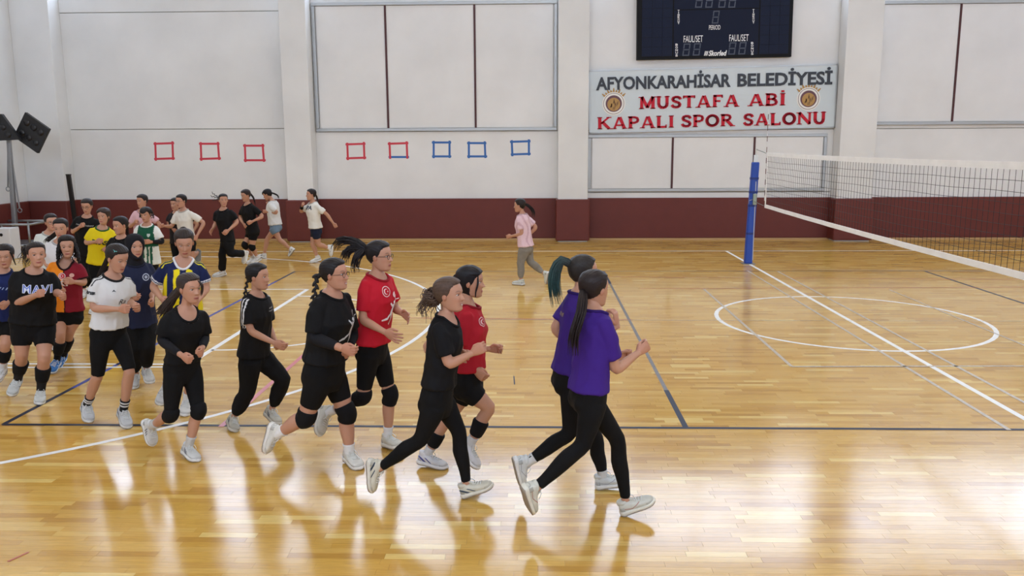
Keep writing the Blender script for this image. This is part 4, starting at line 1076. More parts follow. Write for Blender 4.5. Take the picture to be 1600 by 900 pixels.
PEOPLE = [
 dict(key='purple_front', label='girl in purple t-shirt and black leggings with long dark ponytail, nearest the camera', gnd=(900, 812), a=30, ap=15, head=(929, 452), ha=42, hp=3, neck=(927, 488), pel=(921, 612), s=1.0, lean=.05,
      armR=[(961, 580), (997, 552)], armL=[(925, 575), (965, 560)], legR=[(911, 697), (836, 764), (815, 752), (828, 803)], legL=[(966, 688), (978, 784), (969, 807), (1028, 783)],
      hairc=(38, 29, 28), tie=(-.092, 0, -.02), tail=('pony', [(908, 488, -.10), (897, 525, -.13), (896, 556, -.13)], 110, .026, .034, .0065, .1), top=tee((60, 30, 122), hem=.02), bot=TIGHT, shoe=((206, 206, 194), (222, 220, 206), (168, 110, 96), 'sweep'), sock=None,
      prints=[]),
 dict(key='purple_back', label='girl in purple t-shirt with green hair tie and teal dyed ponytail', gnd=(930, 771), a=15, ap=8, head=(912, 426), ha=18, hp=0, neck=(905, 461), pel=(891, 585), s=1.0, lean=.05,
      armR=[(930, 540), (964, 508)], handR='loose', hdirR=(959, 478), hupR=(-.5, -1, 0), armL=[(866, 514), (900, 545)], legR=[(891, 678), (821, 724), (795, 716), (806, 766)], legL=[(933, 690), (942, 745), (932, 773), (986, 764)],
      hairc=(42, 38, 36), tailc=(52, 84, 84), tie=(-.085, 0, .05), tail=('pony', [(878, 407, 0), (867, 425, 0), (866, 450, 0), (872, 478, 0)], 130, .016, .050, .006, .12), hair_tie=(40, 190, 110), top=tee((56, 30, 116), hem=.04), bot=TIGHT, shoe=((206, 210, 208), (226, 226, 222), (150, 150, 158), 'sweep'), sock=(1.80, (206, 206, 204)),
      prints=[(scribble(6, .13, .035), -.02, .72, (188, 170, 120), 'b')]),
 dict(key='black_bun', label='girl in black t-shirt and black leggings with messy brown hair bun', gnd=(730, 793), a=-12, ap=-8, head=(702, 460), ha=-18, hp=-3, neck=(697, 496), pel=(684, 618), s=.98, smile=1, lean=.04,
      armR=[(701, 570), (738, 551)], armL=[(664, 545, .05), (715, 552, -.02)], legR=[(657, 688), (592, 731), (573, 722), (578, 775)], legL=[(718, 675), (729, 757), (722, 789), (773, 771)],
      hairc=(84, 66, 55), tie=(-.09, 0, -.005), bun=((-.130, 0, -.018), .052, True), top=tee((13, 13, 16), hem=.14, ease=.004, neckline=.06), bot=TIGHT, shoe=((206, 202, 184), (216, 212, 198), (48, 64, 80), 'wave'), sock=None),
 dict(key='red_dark', label='girl in red t-shirt with dark hair, half hidden behind the girl with the messy bun', gnd=(676, 742), a=2, ap=0, head=(735, 440), ha=-4, hp=2, neck=(729, 478), pel=(733, 594), s=1.0, smile=.4, lean=.03,
      armR=[(716, 553), (742, 577)], handR='loose', armL=[(735, 545), (765, 545)], legR=[(766, 637), (734, 694), (712, 690), (744, 722)], legL=[(699, 655), (667, 710), (653, 733), (701, 740)],
      hairc=(24, 22, 26), style='loose', tie=(-.07, 0, .06), bun=((-.10, 0, .02), .03, False), strands=[[(.06, -.05, .06), (.065, -.066, .0), (.052, -.07, -.06), (.05, -.066, -.10)]], top=tee((176, 28, 44), hem=.16, ease=.014), bot=dict(SHORT, t=.5), pad=(1.38, 1.75), shoe=((212, 212, 214), (226, 226, 226), (70, 76, 140), 'wave'), sock=(1.80, (206, 206, 206)),
      prints=[(disc2(0, 0, .036, 22, .030), -.08, .78, (228, 190, 190), 'f'), (crescent(-.004, 0, .020), -.08, .78, (228, 190, 190), 'f')]),
 dict(key='red_glasses', label='girl in red t-shirt and glasses with long dark ponytail flying behind her', gnd=(607, 707), a=-28, ap=-12, head=(593, 400), ha=-15, hp=0, neck=(589, 432), pel=(583, 540), s=1.02, glasses=True, lean=.04,
      armR=[(567, 500, -.02), (602, 519, -.14)], handR='open', armL=[(617, 482, .03), (629, 490, -.08)], handL='open', legR=[(567, 620), (512, 645), (497, 655), (500, 690)], legL=[(609, 616), (606, 682), (594, 705), (626, 698)],
      hairc=(28, 24, 26), tie=(-.085, 0, .03), tail=('multi', [[(566, 384, 0), (548, 376, 0), (530, 378, 0), (524, 392, .02)], [(566, 388, 0), (552, 388, .02), (541, 395, .02), (537, 412, .02)], [(570, 391, 0), (560, 398, -.03), (555, 412, -.03), (557, 426, -.03)]], 55, .016, .038, .008, .5), top=tee((190, 24, 44), hem=.06, ease=.010), bot=dict(CAPRI, name='tight_shorts', t=.80), pad=(.84, 1.22), shoe=((206, 204, 192), (222, 220, 210), (120, 120, 120), None), sock=(1.76, (224, 224, 222)),
      prints=[(disc2(0, 0, .040, 22, .034), -.035, .80, (236, 200, 200), 'f'), (crescent(-.004, 0, .022), -.035, .80, (236, 200, 200), 'f'), (player_print(.01, -.02, .22), .02, .52, (236, 232, 232), 'f'), (disc2(0, 0, .022, 14), .06, .74, (236, 200, 200), 'f')]),
 dict(key='black_glasses', label='sturdy girl in black long-sleeved top, glasses, black shorts and knee pads', gnd=(550, 741), a=-24, ap=-12, head=(523, 428), ha=-14, hp=-2, neck=(518, 460), pel=(508, 577), s=1.02, g=1.26, glasses=True, smile=1, lean=.04,
      armR=[(489, 527, -.04), (533, 543, -.16)], handR='loose', armL=[(551, 522, .02), (545, 542, -.10)], legR=[(477, 652), (434, 677), (420, 671), (410, 722)], legL=[(541, 645), (546, 706), (534, 735), (566, 739)],
      hairc=(28, 24, 25), skin=(190, 140, 114), tie=(-.088, 0, .01), tail=('braid', [(494, 432, 0), (493, 450, -.03), (487, 478, -.06)], .022, .012, 6), top=tee((13, 13, 15), hem=.14, sleeve=.85, under='RL'), bot=dict(CAPRI, name='tight_shorts', t=.68), pad=(.80, 1.20), shoe=((218, 216, 206), (228, 226, 218), (200, 200, 200), None), sock=(1.78, (228, 226, 222)),
      prints=[(player_print(0, -.02, .24), .04, .56, (196, 198, 202), 'f')]),
 dict(key='track', label='girl in black tracksuit with three white shoulder stripes and a long braid', gnd=(368, 677), a=-22, ap=-12, head=(403, 432), ha=-8, hp=2, neck=(400, 462), pel=(398, 552), s=.93, lean=.03,
      armR=[(392, 518, -.03), (429, 536, -.14)], handR='loose', armL=[(420, 511, .04), (430, 532, -.06)], legR=[(387, 612), (365, 652), (355, 670), (376, 676)], legL=[(444, 593), (424, 640), (413, 652), (442, 661)],
      hairc=(24, 22, 24), skin=(186, 138, 112), tie=(-.09, 0, -.01), tail=('braid', [(386, 442, 0), (381, 468, 0), (378, 500, 0)], .015, .009, 9), top=tee((13, 13, 15), hem=-.02, ease=.014, pat=pat_track, vox=.007), bot=TRACK, shoe=((190, 186, 172), (204, 200, 188), (90, 92, 96), 'tri'), sock=None,
      prints=[(scribble(6, .07, .016), .06, .78, (214, 214, 214), 'f'), (scribble(9, .09, .012, 2), .06, .735, (214, 214, 214), 'f')]),
 dict(key='black_sleeves', label='girl in black long-sleeved top and capri leggings, brown ponytail swinging back', gnd=(300, 722), a=-48, ap=-30, head=(296, 450), ha=-32, hp=4, neck=(290, 485), pel=(285, 572), s=.93, lean=.04,
      armR=[(252, 532, -.02), (285, 556, -.19)], armL=[(320, 528, .02), (316, 545, -.16)], legR=[(267, 648, -.02), (236, 666, .14), (222, 663), (237, 705), 1], legL=[(310, 641, -.10), (295, 697, -.10), (284, 715), (318, 721)],
      hairc=(58, 48, 44), tie=(-.09, 0, -.005), tail=('pony', [(266, 470, .03), (255, 485, .05), (246, 494, .06)], 110, .016, .052, .0065, .4), strands=[[(.07, .03, .062), (.085, .052, .03), (.075, .062, -.02), (.06, .062, -.06)]], top=tee((13, 13, 15), hem=.10, sleeve=.80, under='RL', tight=.5, ease=.008, neckline=.085), bot=dict(CAPRI, t=1.18), pad=(.86, 1.16), shoe=((204, 204, 200), (222, 222, 218), (116, 118, 124), 'tri'), sock=(1.72, (196, 194, 188))),
 dict(key='white_jersey', label='girl in white football jersey with black shoulder stripes, looking down, star hair clip', gnd=(160, 672), a=-42, ap=-28, head=(183, 403), ha=-25, hp=22, neck=(175, 432), pel=(170, 520), s=.98, lids=True, lean=.03,
      armR=[(146, 482, -.02), (187, 483, -.20)], armL=[(201, 471, .0), (213, 478, -.18)], handL='loose', legR=[(153, 586, -.02), (136, 632, .10), (126, 649), (151, 664)], legL=[(203, 577, -.14), (193, 641, -.08), (181, 655), (208, 671)],
      hairc=(40, 33, 31), tie=(-.088, 0, .02), tail=('pony', [(165, 410, .02), (158, 425, .03), (152, 438, .03)], 50, .014, .022, .005, .1), clip=True, top=tee((214, 214, 212), hem=.12, pat=pat_white, vox=.007, collar=(28, 28, 30)), bot=dict(CAPRI, t=1.0), shoe=((190, 192, 192), (206, 208, 206), (110, 114, 118), 'wave'), sock=(1.74, (26, 26, 28), (214, 214, 214)),
      prints=[(txt('Ra', .065, shear=.3), .04, .56, (52, 50, 54), 'f'), (txt('papara', .045, bold=.002), -.0, .70, (30, 30, 32), 'r'), (poly2([(0, 0), (.03, .016), (.012, -.006), (.03, -.014), (0, -.008), (-.02, .01)]), -.08, .06, (30, 30, 34), 'f'), (poly2([(-.016, 0), (0, .02), (.016, 0), (.0, .006)]), -.03, .76, (60, 60, 64), 'f')]),
 dict(key='hijab', label='girl in black headscarf and navy t-shirt with black pants', gnd=(236, 598), a=-52, ap=-50, head=(211, 385), ha=-48, hp=4, neck=(210, 412), pel=(215, 500), s=1.0, style='hijab', lean=.03,
      armR=[(196, 452, -.02), (206, 461, -.20)], handR='loose', armL=[(236, 450, .02), (238, 468, -.14)], legR=[(211, 545, -.05), (212, 585, .10), (206, 596), (216, 606)], legL=[(231, 545, -.14), (229, 577, -.06), (220, 586), (243, 597)],
      top=tee((28, 34, 60), hem=-.10, ease=.02), bot=TRACK, shoe=((196, 196, 192), (214, 214, 210), (120, 120, 124), 'sweep'), sock=None,
      prints=[(disc2(0, 0, .035, 16, .026), .07, .76, (170, 178, 196), 'f'), (disc2(0, 0, .016, 12), .07, .76, (170, 178, 196), 'f')]),
 dict(key='stripes', label='girl in yellow and navy striped football jersey, looking down', gnd=(288, 644), a=-68, ap=-65, head=(288, 379), ha=-66, hp=20, neck=(286, 407), pel=(285, 497), s=1.02, lids=True, lean=.03,
      armR=[(239, 448, .02), (253, 467, -.16)], armL=[(323, 450, .02), (309, 470, -.16)], legR=[(270, 565, -.05), (259, 605, .12), (255, 612), (261, 628)], legL=[(298, 568, -.12), (292, 625, -.04), (286, 636), (299, 644)],
      hairc=(48, 40, 38), tie=(-.07, 0, .07), bun=((-.075, 0, .085), .03, False), top=tee((24, 34, 74), hem=-.06, ease=.012, pat=pat_fb, neckline=.07, vee=3, vox=.006, collar=(226, 226, 228)), bot=dict(CAPRI, t=1.0), shoe=((206, 206, 202), (222, 222, 218), (120, 120, 124), 'sweep'), sock=(1.8, (220, 220, 218)),
      prints=[(txt('A', .035, bold=.004), .045, .70, (228, 228, 232), 'f'), (disc2(0, 0, .020, 14), .07, .78, (150, 150, 110), 'f')]),
 dict(key='mavi', label='girl in black t-shirt with blue MAVI lettering, black shorts and shin-high knee pads', gnd=(66, 628), a=-62, ap=-68, head=(57, 398), ha=-50, hp=-2, neck=(53, 424), pel=(51, 508), s=1.0, g=1.2, smile=.3, lean=.03,
      armR=[(25, 474, .0), (57, 461, -.22)], armL=[(86, 456, .0), (97, 461, -.14)], handL='loose', legR=[(34, 556, -.04), (28, 592, .12), (24, 601), (31, 617)], legL=[(69, 559, -.14), (64, 609, -.06), (58, 620), (76, 628)],
      hairc=(36, 29, 28), tie=(-.075, 0, .05), bun=((-.080, -.050, .035), .046, True), top=tee((12, 12, 14), hem=.06, ease=.012, sleeve=.85), bot=dict(SHORT, t=.58), pad=(1.30, 1.72), shoe=((196, 198, 194), (214, 214, 210), (60, 62, 66), 'sweep'), sock=(1.72, (28, 28, 30)),
      prints=[(txt('MAVI', .095, bold=.005, spacing=1.18), .035, .66, (206, 212, 226), 'f'), (txt('MAVI', .095, bold=-.001, spacing=1.18), .035, .6601, (58, 92, 190), 'f')]),
 dict(key='orange_red', label='girl with curly dark hair in jersey split half orange and half dark red', gnd=(90, 586), a=-72, ap=-75, head=(105, 385), ha=-62, hp=2, neck=(102, 410), pel=(105, 486), s=.98, lean=.03,
      armR=[(80, 440, .02), (92, 452, -.16)], armL=[(132, 442, .0), (115, 440, -.17)], handL='loose', legR=[(95, 523, -.12), (89, 562, -.06), (84, 577), (88, 586)], legL=[(109, 519, -.02), (99, 556, .14), (96, 566), (99, 574)],
      hairc=(26, 22, 23), style='curly', tie=(-.05, 0, .09), thick=.016, curls=(150, .17, .011), top=tee((238, 138, 30), hem=.04, ease=.012, pat=pat_gs, neckline=.075, vee=3, vox=.007, collar=(40, 16, 20)), bot=dict(SHORT, t=.42), pad=(1.28, 1.75), shoe=((44, 110, 178), (206, 214, 220), (226, 230, 232), 'sweep'), sock=(1.76, (13, 13, 15)),
      prints=[(txt('SIXT', .085, bold=.006), -.03, .57, (226, 206, 196), 'f'), (disc2(0, 0, .030, 18), -.015, .745, (196, 40, 52), 'f'), (disc2(0, 0, .034, 18, .029), -.015, .745, (228, 220, 216), 'f'), (crescent(-.004, 0, .018), -.0155, .746, (236, 230, 226), 'f'), (disc2(0, 0, .022, 14), .075, .76, (224, 176, 160), 'f')]),
 dict(key='navy_edge', label='girl in navy t-shirt cut off by the left edge of the picture', gnd=(2, 592), a=-78, ap=-78, head=(8, 400), ha=-70, hp=8, neck=(4, 424), pel=(1, 500), s=.98, lean=.03, lids=True,
      armR=[(-26, 462, .0), (-14, 470, -.16)], armL=[(27, 462, .0), (12, 474, -.18)], legR=[(-16, 545, -.02), (-18, 580, .1), (-22, 590), (-15, 598)], legL=[(8, 540, -.12), (4, 576, -.05), (-2, 584), (4, 592)],
      hairc=(34, 28, 28), tie=(-.09, 0, -.02), strands=[[(.05, .062, .055), (.045, .078, .0), (.03, .082, -.05), (.015, .088, -.10)]], top=tee((26, 38, 88), hem=.04, ease=.010), bot=dict(SHORT, t=.6), pad=(1.2, 1.68), shoe=((206, 206, 206), (220, 220, 220), (90, 90, 96), 'sweep'), sock=(1.74, (214, 214, 214)),
      prints=[(scribble(5, .14, .03, 4), .03, .70, (150, 170, 206), 'f')]),
 dict(key='white_back', label='girl in white t-shirt directly behind the girl in the orange and red jersey', gnd=(90, 545), a=-78, head=(95, 357), ha=-75, hp=6, neck=(94, 379), pel=(95, 447), s=.98, lean=.03,
      armR=[(72, 412, .0), (88, 425, -.14)], armL=[(118, 410, .0), (104, 424, -.14)], legR=[(88, 490, -.08), (88, 530, .05), (84, 540), (90, 546)], legL=[(103, 492, -.04), (104, 528, .12), (101, 536), (106, 542)],
      hairc=(30, 25, 26), tie=(-.088, 0, .0), tail=('pony', [(84, 368, .05), (76, 374, .05), (70, 380, .05)], 50, .014, .03, .006, .3), top=tee((214, 212, 212), hem=-.12), bot=TIGHT, near=False),
 dict(key='white_glasses_back', label='girl in pale top and glasses at the far left, in front of the steel trolley', gnd=(70, 511), s=.93, a=-60, head=(80, 347), ha=-45, hp=2, neck=(76, 365), pel=(77, 425), glasses=True, lean=.03,
      armR=[(57, 397, .0), (72, 405, -.14)], armL=[(93, 398, .0), (86, 406, -.14)], legR=[(70, 465, -.08), (70, 498, .05), (67, 508), (72, 512)], legL=[(82, 465, -.04), (83, 497, .1), (80, 506), (86, 510)],
      hairc=(38, 30, 30), tie=(-.088, 0, .0), top=tee((208, 212, 206), hem=-.1), bot=TIGHT, near=False),
 dict(key='black_text', label='girl in black t-shirt with a line of white text and round glasses', gnd=(133, 468), a=-80, head=(136, 322), ha=-85, hp=14, neck=(136, 339), pel=(134, 392), s=1.03, glasses=True, lids=True, lean=.03,
      armR=[(113, 363, .0), (125, 354, -.16)], armL=[(156, 364, .0), (147, 368, -.16)], legR=[(130, 424, -.1), (131, 453, .02), (127, 465), (132, 470)], legL=[(140, 424, -.04), (140, 450, .2), (138, 456), (141, 462)],
      hairc=(38, 32, 32), tie=(-.075, 0, .05), bun=((-.08, 0, .05), .026, False), top=tee((12, 12, 14), hem=-.12, ease=.012), bot=TRACK, near=False, sleeve=1,
      prints=[(scribble(18, .26, .026), .0, .76, (206, 206, 208), 'f')]),
 dict(key='yellow', label='girl in yellow jersey with green collar and dark BRASIL lettering', Y=12.0, a=-70, head=(162, 338), ha=-92, hp=3, neck=(160, 357), pel=(156, 412), s=1.0, lean=.03,
      armR=[(134, 380, .0), (150, 378, -.17)], handR='loose', armL=[(179, 382, .0), (170, 388, -.14)], legR=[(150, 446, -.1), (149, 478, .05), (145, 486), (150, 490)], legL=[(160, 446, -.04), (160, 474, .16), (158, 482), (161, 486)],
      hairc=(56, 44, 40), style='loose', thick=.014, tie=(-.06, 0, .08), top=tee((228, 206, 26), hem=.0, ease=.018, collar=(42, 96, 50)), bot=dict(TIGHT), near=False,
      prints=[(txt('BRASIL', .085, bold=.004), .02, .58, (44, 62, 30), 'f'), (txt('GO', .05), .05, .40, (44, 62, 30), 'f')]),
 dict(key='black_smile', label='smiling girl in black t-shirt between the yellow jersey and the headscarf', gnd=(188, 515), a=-95, head=(188, 352), ha=-118, hp=6, neck=(190, 372), pel=(192, 432), s=.98, smile=1, lean=.03,
      armR=[(168, 404, .0), (180, 412, -.16)], armL=[(215, 405, .0), (202, 412, -.16)], legR=[(187, 470, -.1), (187, 502, .05), (184, 512), (188, 516)], legL=[(198, 470, -.04), (198, 498, .12), (196, 506), (199, 510)],
      hairc=(28, 24, 25), tie=(-.088, 0, .0), tail=('pony', [(199, 362, .03), (201, 374, .05), (200, 384, .05)], 40, .014, .02, .006, .2), top=tee((12, 12, 14), hem=-.1), bot=TIGHT, near=False),
 dict(key='pink', label='girl in pink t-shirt behind the green and white jersey', Y=14.3, a=-98, head=(222, 314), ha=-112, hp=6, neck=(223, 330), pel=(224, 378), s=1.02, lean=.03,
      armR=[(203, 354, .0), (210, 348, -.18)], armL=[(250, 350, .04), (246, 362, .0)], legR=[(218, 408, -.1), (218, 432, .05), (215, 440), (219, 443)], legL=[(230, 408, -.04), (230, 430, .12), (228, 437), (231, 440)],
      hairc=(36, 30, 30), tie=(-.08, 0, .03), bun=((-.09, 0, .03), .025, False), top=tee((216, 176, 182), hem=-.1, ease=.012), bot=TIGHT, near=False),
 dict(key='green', label='girl with dark fringe in green and white jersey with white sleeves', gnd=(232, 470), a=-85, head=(228, 335), ha=-95, hp=8, neck=(230, 352), pel=(232, 402), s=.98, lean=.03,
      armR=[(212, 376, .0), (222, 378, -.14)], armL=[(254, 378, .0), (236, 378, -.16)], legR=[(227, 434, -.1), (227, 458, .05), (223, 466), (228, 470)], legL=[(238, 434, -.04), (238, 456, .12), (236, 463), (239, 467)],
      hairc=(26, 23, 25), style='fringe', tie=(-.07, 0, .05), curls=(26, .075, .008), top=tee((24, 84, 62), hem=-.18, ease=.016, pat=pat_green, collar=(228, 230, 226), under='L', under_to=1.9), bot=TIGHT, near=False,
      prints=[(poly2([(-.022, .026), (.022, .026), (.022, -.005), (0, -.03), (-.022, -.005)]), .06, .70, (190, 206, 200), 'f')]),
 dict(key='white_akimbo', label='girl in white t-shirt and dark glasses with one arm bent at her hip', gnd=(290, 444), a=-105, ap=-130, head=(283, 314), ha=-115, hp=4, neck=(287, 329), pel=(293, 376), s=1.03, glasses=True, lean=.03, skin=(190, 142, 118),
      armR=[(268, 354, .0), (256, 353, -.18)], armL=[(319, 348, .04), (308, 368, -.05)], legR=[(286, 402, -.14), (288, 430, .0), (292, 440), (284, 444)], legL=[(300, 402, .0), (309, 394, .35), (315, 388), (317, 406)],
      hairc=(34, 28, 29), tie=(-.088, 0, .0), top=tee((222, 218, 208), hem=.02), bot=dict(SHORT, t=.55), near=False, shoe=((120, 122, 120), (170, 172, 168), (200, 200, 200), None)),
 dict(key='hidden_black', label='girl in black top almost hidden behind the white t-shirt girl with dark glasses', Y=15.6, a=-100, head=(274, 319), ha=-105, hp=4, neck=(276, 333), pel=(279, 376), s=.98, lean=.03,
      armR=[(263, 350, .0), (270, 358, -.1)], armL=[(309, 350, .03), (302, 362, -.05)], legR=[(274, 402, -.1), (274, 424, .0), (271, 430), (275, 434)], legL=[(285, 402, -.04), (285, 422, .12), (283, 428), (286, 432)],
      hairc=(30, 26, 27), tie=(-.088, 0, .0), top=tee((34, 32, 36), hem=-.1), bot=TIGHT, near=False),
 dict(key='black_wide', label='girl in black t-shirt and wide black pants with braids flying, looking sideways', gnd=(346, 432), a=-95, ap=-150, head=(349, 313), ha=-62, hp=-2, neck=(349, 328), pel=(355, 374), s=1.05, g=1.05, lean=.02,
      armR=[(337, 349, .03), (332, 358, -.1)], handR='open', armL=[(371, 347, .02), (357, 360, -.18)], handL='loose', legR=[(347, 398, -.10), (347, 424, .0), (356, 430), (338, 433)], legL=[(360, 397, -.05), (381, 396, .25), (388, 392), (385, 411)],
      hairc=(32, 28, 29), tie=(-.085, 0, .03), tail=('braids', [[(338, 306, 0), (330, 300, 0)], [(336, 308, 0), (328, 306, 0)], [(338, 312, 0), (331, 314, 0)]], .012, .007, 5), top=tee((12, 12, 14), hem=-.05, ease=.004), bot=dict(name='wide_pants', t=1.9, ease=.012, drape=.066, wr=.010, m='track_black', col=(12, 12, 14)), near=False, shoe=((214, 212, 204), (226, 224, 218), (190, 190, 190), None)),
 dict(key='black_shorts', label='girl in black t-shirt, shorts and knee pads running beside the back wall pads', Y=16.3, a=-120, ap=-150, head=(384, 305), ha=-130, hp=14, neck=(387, 320), pel=(394, 360), s=1.05, lean=.03, smile=.3,
      armR=[(375, 340, .0), (381, 350, -.12)], armL=[(411, 338, .02), (394, 346, -.16)], legR=[(382, 383, -.14), (396, 402, .1), (402, 410), (392, 416)], legL=[(394, 386, -.02), (402, 402, .1), (409, 408), (399, 414)],
      hairc=(46, 36, 35), tie=(-.088, 0, .02), tail=('pony', [(396, 309, .03), (399, 320, .05)], 40, .014, .02, .006, .2), top=tee((12, 12, 14), hem=-.10, ease=.014), bot=dict(SHORT, t=.5), pad=(.82, 1.2), near=False, sock=(1.8, (214, 210, 210))),
 dict(key='denim', label='girl in white t-shirt and blue denim shorts running left with head bowed', gnd=(412, 406), a=172, head=(418, 304), ha=178, hp=24, neck=(427, 315), pel=(430, 352), s=1.02, lean=.02,
      armR=[(420, 331), (419, 322)], armL=[(434, 333), (417, 331)], legR=[(417, 374), (413, 397), (417, 405), (404, 403)], legL=[(437, 375), (454, 389), (461, 392), (451, 404)],
      hairc=(28, 25, 28), style='fringe', tie=(-.09, 0, .0), tail=('pony', [(433, 305, 0), (436, 311, 0)], 40, .012, .018, .006, .1), top=tee((220, 220, 218), hem=.02, ease=.016), bot=dict(SHORT, t=.45, ease=.022, m='denim', col=(112, 134, 154)), near=False, shoe=((222, 222, 218), (230, 230, 226), (36, 38, 42), 'tri')),
 dict(key='uspa', label='girl in white t-shirt with dark USPA lettering and navy shorts, arm stretched back', gnd=(496, 413), a=-140, ap=-165, head=(486, 304), ha=-150, hp=0, neck=(489, 317), pel=(493, 358), s=1.03, g=1.06, smile=1, lean=.02,
      armR=[(470, 331, .02), (472, 322, -.14)], armL=[(511, 335, .05), (521, 349, .08)], legR=[(488, 382, -.06), (496, 402, .0), (502, 410), (487, 413)], legL=[(498, 383, .05), (514, 387, .18), (521, 384), (519, 403)],
      hairc=(34, 28, 29), tie=(-.09, 0, -.01), tail=('pony', [(495, 309, .02), (497, 318, .03)], 40, .012, .018, .006, .1), wristband='R', top=tee((224, 222, 214), hem=.04, ease=.016), bot=dict(SHORT, t=.5, m='navy_shorts', col=(28, 34, 54)), near=False, sock=(1.84, (226, 224, 220)), shoe=((222, 222, 216), (230, 230, 226), (50, 56, 62), 'sweep'),
      prints=[(txt('USPA', .11, bold=.004), .0, .74, (52, 62, 78), 'f')]),
 dict(key='pink_grey', label='girl in pink patterned shirt and grey pants running left alone by the padded wall', gnd=(812, 446), a=152, ap=165, head=(812, 321), ha=165, hp=4, neck=(817, 336), pel=(821, 385), s=1.02, lean=.02,
      armR=[(838, 355, .0), (826, 368, .0)], armL=[(816, 365), (799, 369)], handL='loose', legR=[(829, 410), (851, 428), (858, 427), (856, 446)], legL=[(813, 412), (814, 438), (821, 445), (803, 445)],
      hairc=(36, 29, 29), tie=(-.085, 0, .02), tail=('pony', [(826, 322, .02), (833, 330, .03), (834, 340, .03)], 60, .016, .035, .006, .4), top=tee((226, 196, 204), hem=.0, ease=.014, pat=pat_pink), bot=dict(name='track_pants', t=1.86, ease=.016, cuff=True, wr=.008, m='track_grey', col=(134, 128, 118)), near=False, shoe=((206, 210, 202), (222, 222, 216), (180, 186, 180), None)),
]
for sp in PEOPLE: person(sp)
for d in DBG: print('DBG', *d)
# ------------------------------------------------------------------ sign
GLY = {  # width, strokes (polyline, thickness), serif points (x, y)
 'M': (1.08, [([(.16, 0), (.16, 1)], .16), ([(.92, 0), (.92, 1)], .18), ([(.18, .98), (.54, .12), (.90, .98)], .17)], [(.16, 0), (.92, 0), (.12, 1), (.96, 1)]),
 'U': (.90, [([(.17, 1), (.17, .38), (.22, .2), (.34, .09), (.5, .07), (.62, .11), (.70, .22), (.73, .38), (.73, 1)], .17)], [(.17, 1), (.73, 1)]),
 'S': (.76, [([(.66, .74), (.60, .86), (.48, .92), (.34, .92), (.2, .86), (.15, .74), (.2, .61), (.38, .52), (.56, .44), (.64, .31), (.61, .18), (.5, .09), (.36, .08), (.2, .12), (.11, .26)], .16)], []),
 'T': (.86, [([(.43, 0), (.43, 1)], .18), ([(.04, .93), (.82, .93)], .14), ([(.06, .78), (.06, 1)], .07), ([(.80, .78), (.80, 1)], .07)], [(.43, 0)]),
 'A': (1.0, [([(.14, 0), (.46, .97)], .11), ([(.84, 0), (.52, .97)], .18), ([(.26, .30), (.76, .30)], .10)], [(.13, 0), (.85, 0)]),
 'F': (.76, [([(.18, 0), (.18, 1)], .18), ([(.1, .93), (.70, .93)], .14), ([(.18, .50), (.56, .50)], .12), ([(.67, .76), (.67, 1)], .07)], [(.18, 0)]),
 'B': (.82, [([(.18, 0), (.18, 1)], .18), ([(.08, .94), (.44, .94), (.60, .88), (.64, .74), (.58, .60), (.44, .54), (.18, .54)], .13), ([(.08, .06), (.48, .06), (.66, .13), (.71, .29), (.64, .46), (.46, .53)], .14)], [(.18, 0), (.18, 1)]),
 'I': (.42, [([(.21, 0), (.21, 1)], .18)], [(.21, 0), (.21, 1)]),
 'K': (.96, [([(.18, 0), (.18, 1)], .18), ([(.80, .98), (.26, .46)], .11), ([(.36, .60), (.82, .02)], .18)], [(.18, 0), (.18, 1), (.80, 1), (.84, 0)]),
 'P': (.80, [([(.18, 0), (.18, 1)], .18), ([(.08, .93), (.46, .93), (.64, .86), (.69, .70), (.64, .55), (.46, .47), (.18, .47)], .14)], [(.18, 0), (.18, 1)]),
 'L': (.76, [([(.18, 0), (.18, 1)], .18), ([(.1, .07), (.70, .07)], .14), ([(.68, 0), (.68, .26)], .07)], [(.18, 1)]),
 'O': (.98, [([(.49 + .37 * math.cos(t), .5 + .42 * math.sin(t)) for t in np.linspace(0, 2 * math.pi, 25)], .17)], []),
 'R': (.92, [([(.18, 0), (.18, 1)], .18), ([(.08, .93), (.46, .93), (.63, .87), (.67, .72), (.62, .58), (.46, .51), (.18, .51)], .14), ([(.44, .50), (.80, .03)], .18)], [(.18, 0), (.18, 1), (.84, 0)]),
 'N': (1.0, [([(.15, 0), (.15, 1)], .12), ([(.85, 0), (.85, 1)], .12), ([(.13, .98), (.86, .04)], .18)], [(.15, 0), (.12, 1), (.85, 1)]),
}
def serif_text(s_):
    P = []; x = 0; boxes = []; ids = []
    for ci, ch in enumerate(s_):
        ids += [ci - 1] * (len(boxes) - len(ids))
        if ch == ' ': x += .5; continue
        dot = ch == 'İ'; k = 'I' if dot else ch; w, st, se = GLY[k]
        for pl, th in st:
            pl = np.array(pl, float)
            for a, b in zip(pl, pl[1:]):
                d = (b - a) / (np.linalg.norm(b - a) + 1e-9); n = np.array([-d[1], d[0]]) * th * 1.22 / 2; e = d * (th * .18 if len(pl) > 2 else 0)
                boxes.append([(x + q[0], q[1]) for q in (a - e - n, b + e - n, b + e + n, a - e + n)])
        for sx, sy in se: yy = .0 if sy < .5 else .93; boxes.append([(x + sx - .17, yy), (x + sx + .17, yy), (x + sx + .17, yy + .07), (x + sx - .17, yy + .07)])
        if dot: boxes.append([(x + .12, 1.08), (x + .30, 1.08), (x + .30, 1.24), (x + .12, 1.24)])
        x += w + .06
    ids += [len(s_) - 1] * (len(boxes) - len(ids)); V = []; F = []
    for b in boxes: F.append(tuple(range(len(V), len(V) + 4))); V += b
    return np.array(V), F, ids
YS = YW - .11
BL, BR, TL = W(922, 206.5, YS), W(1303, 197.5, YS), W(921.5, 112, YS)
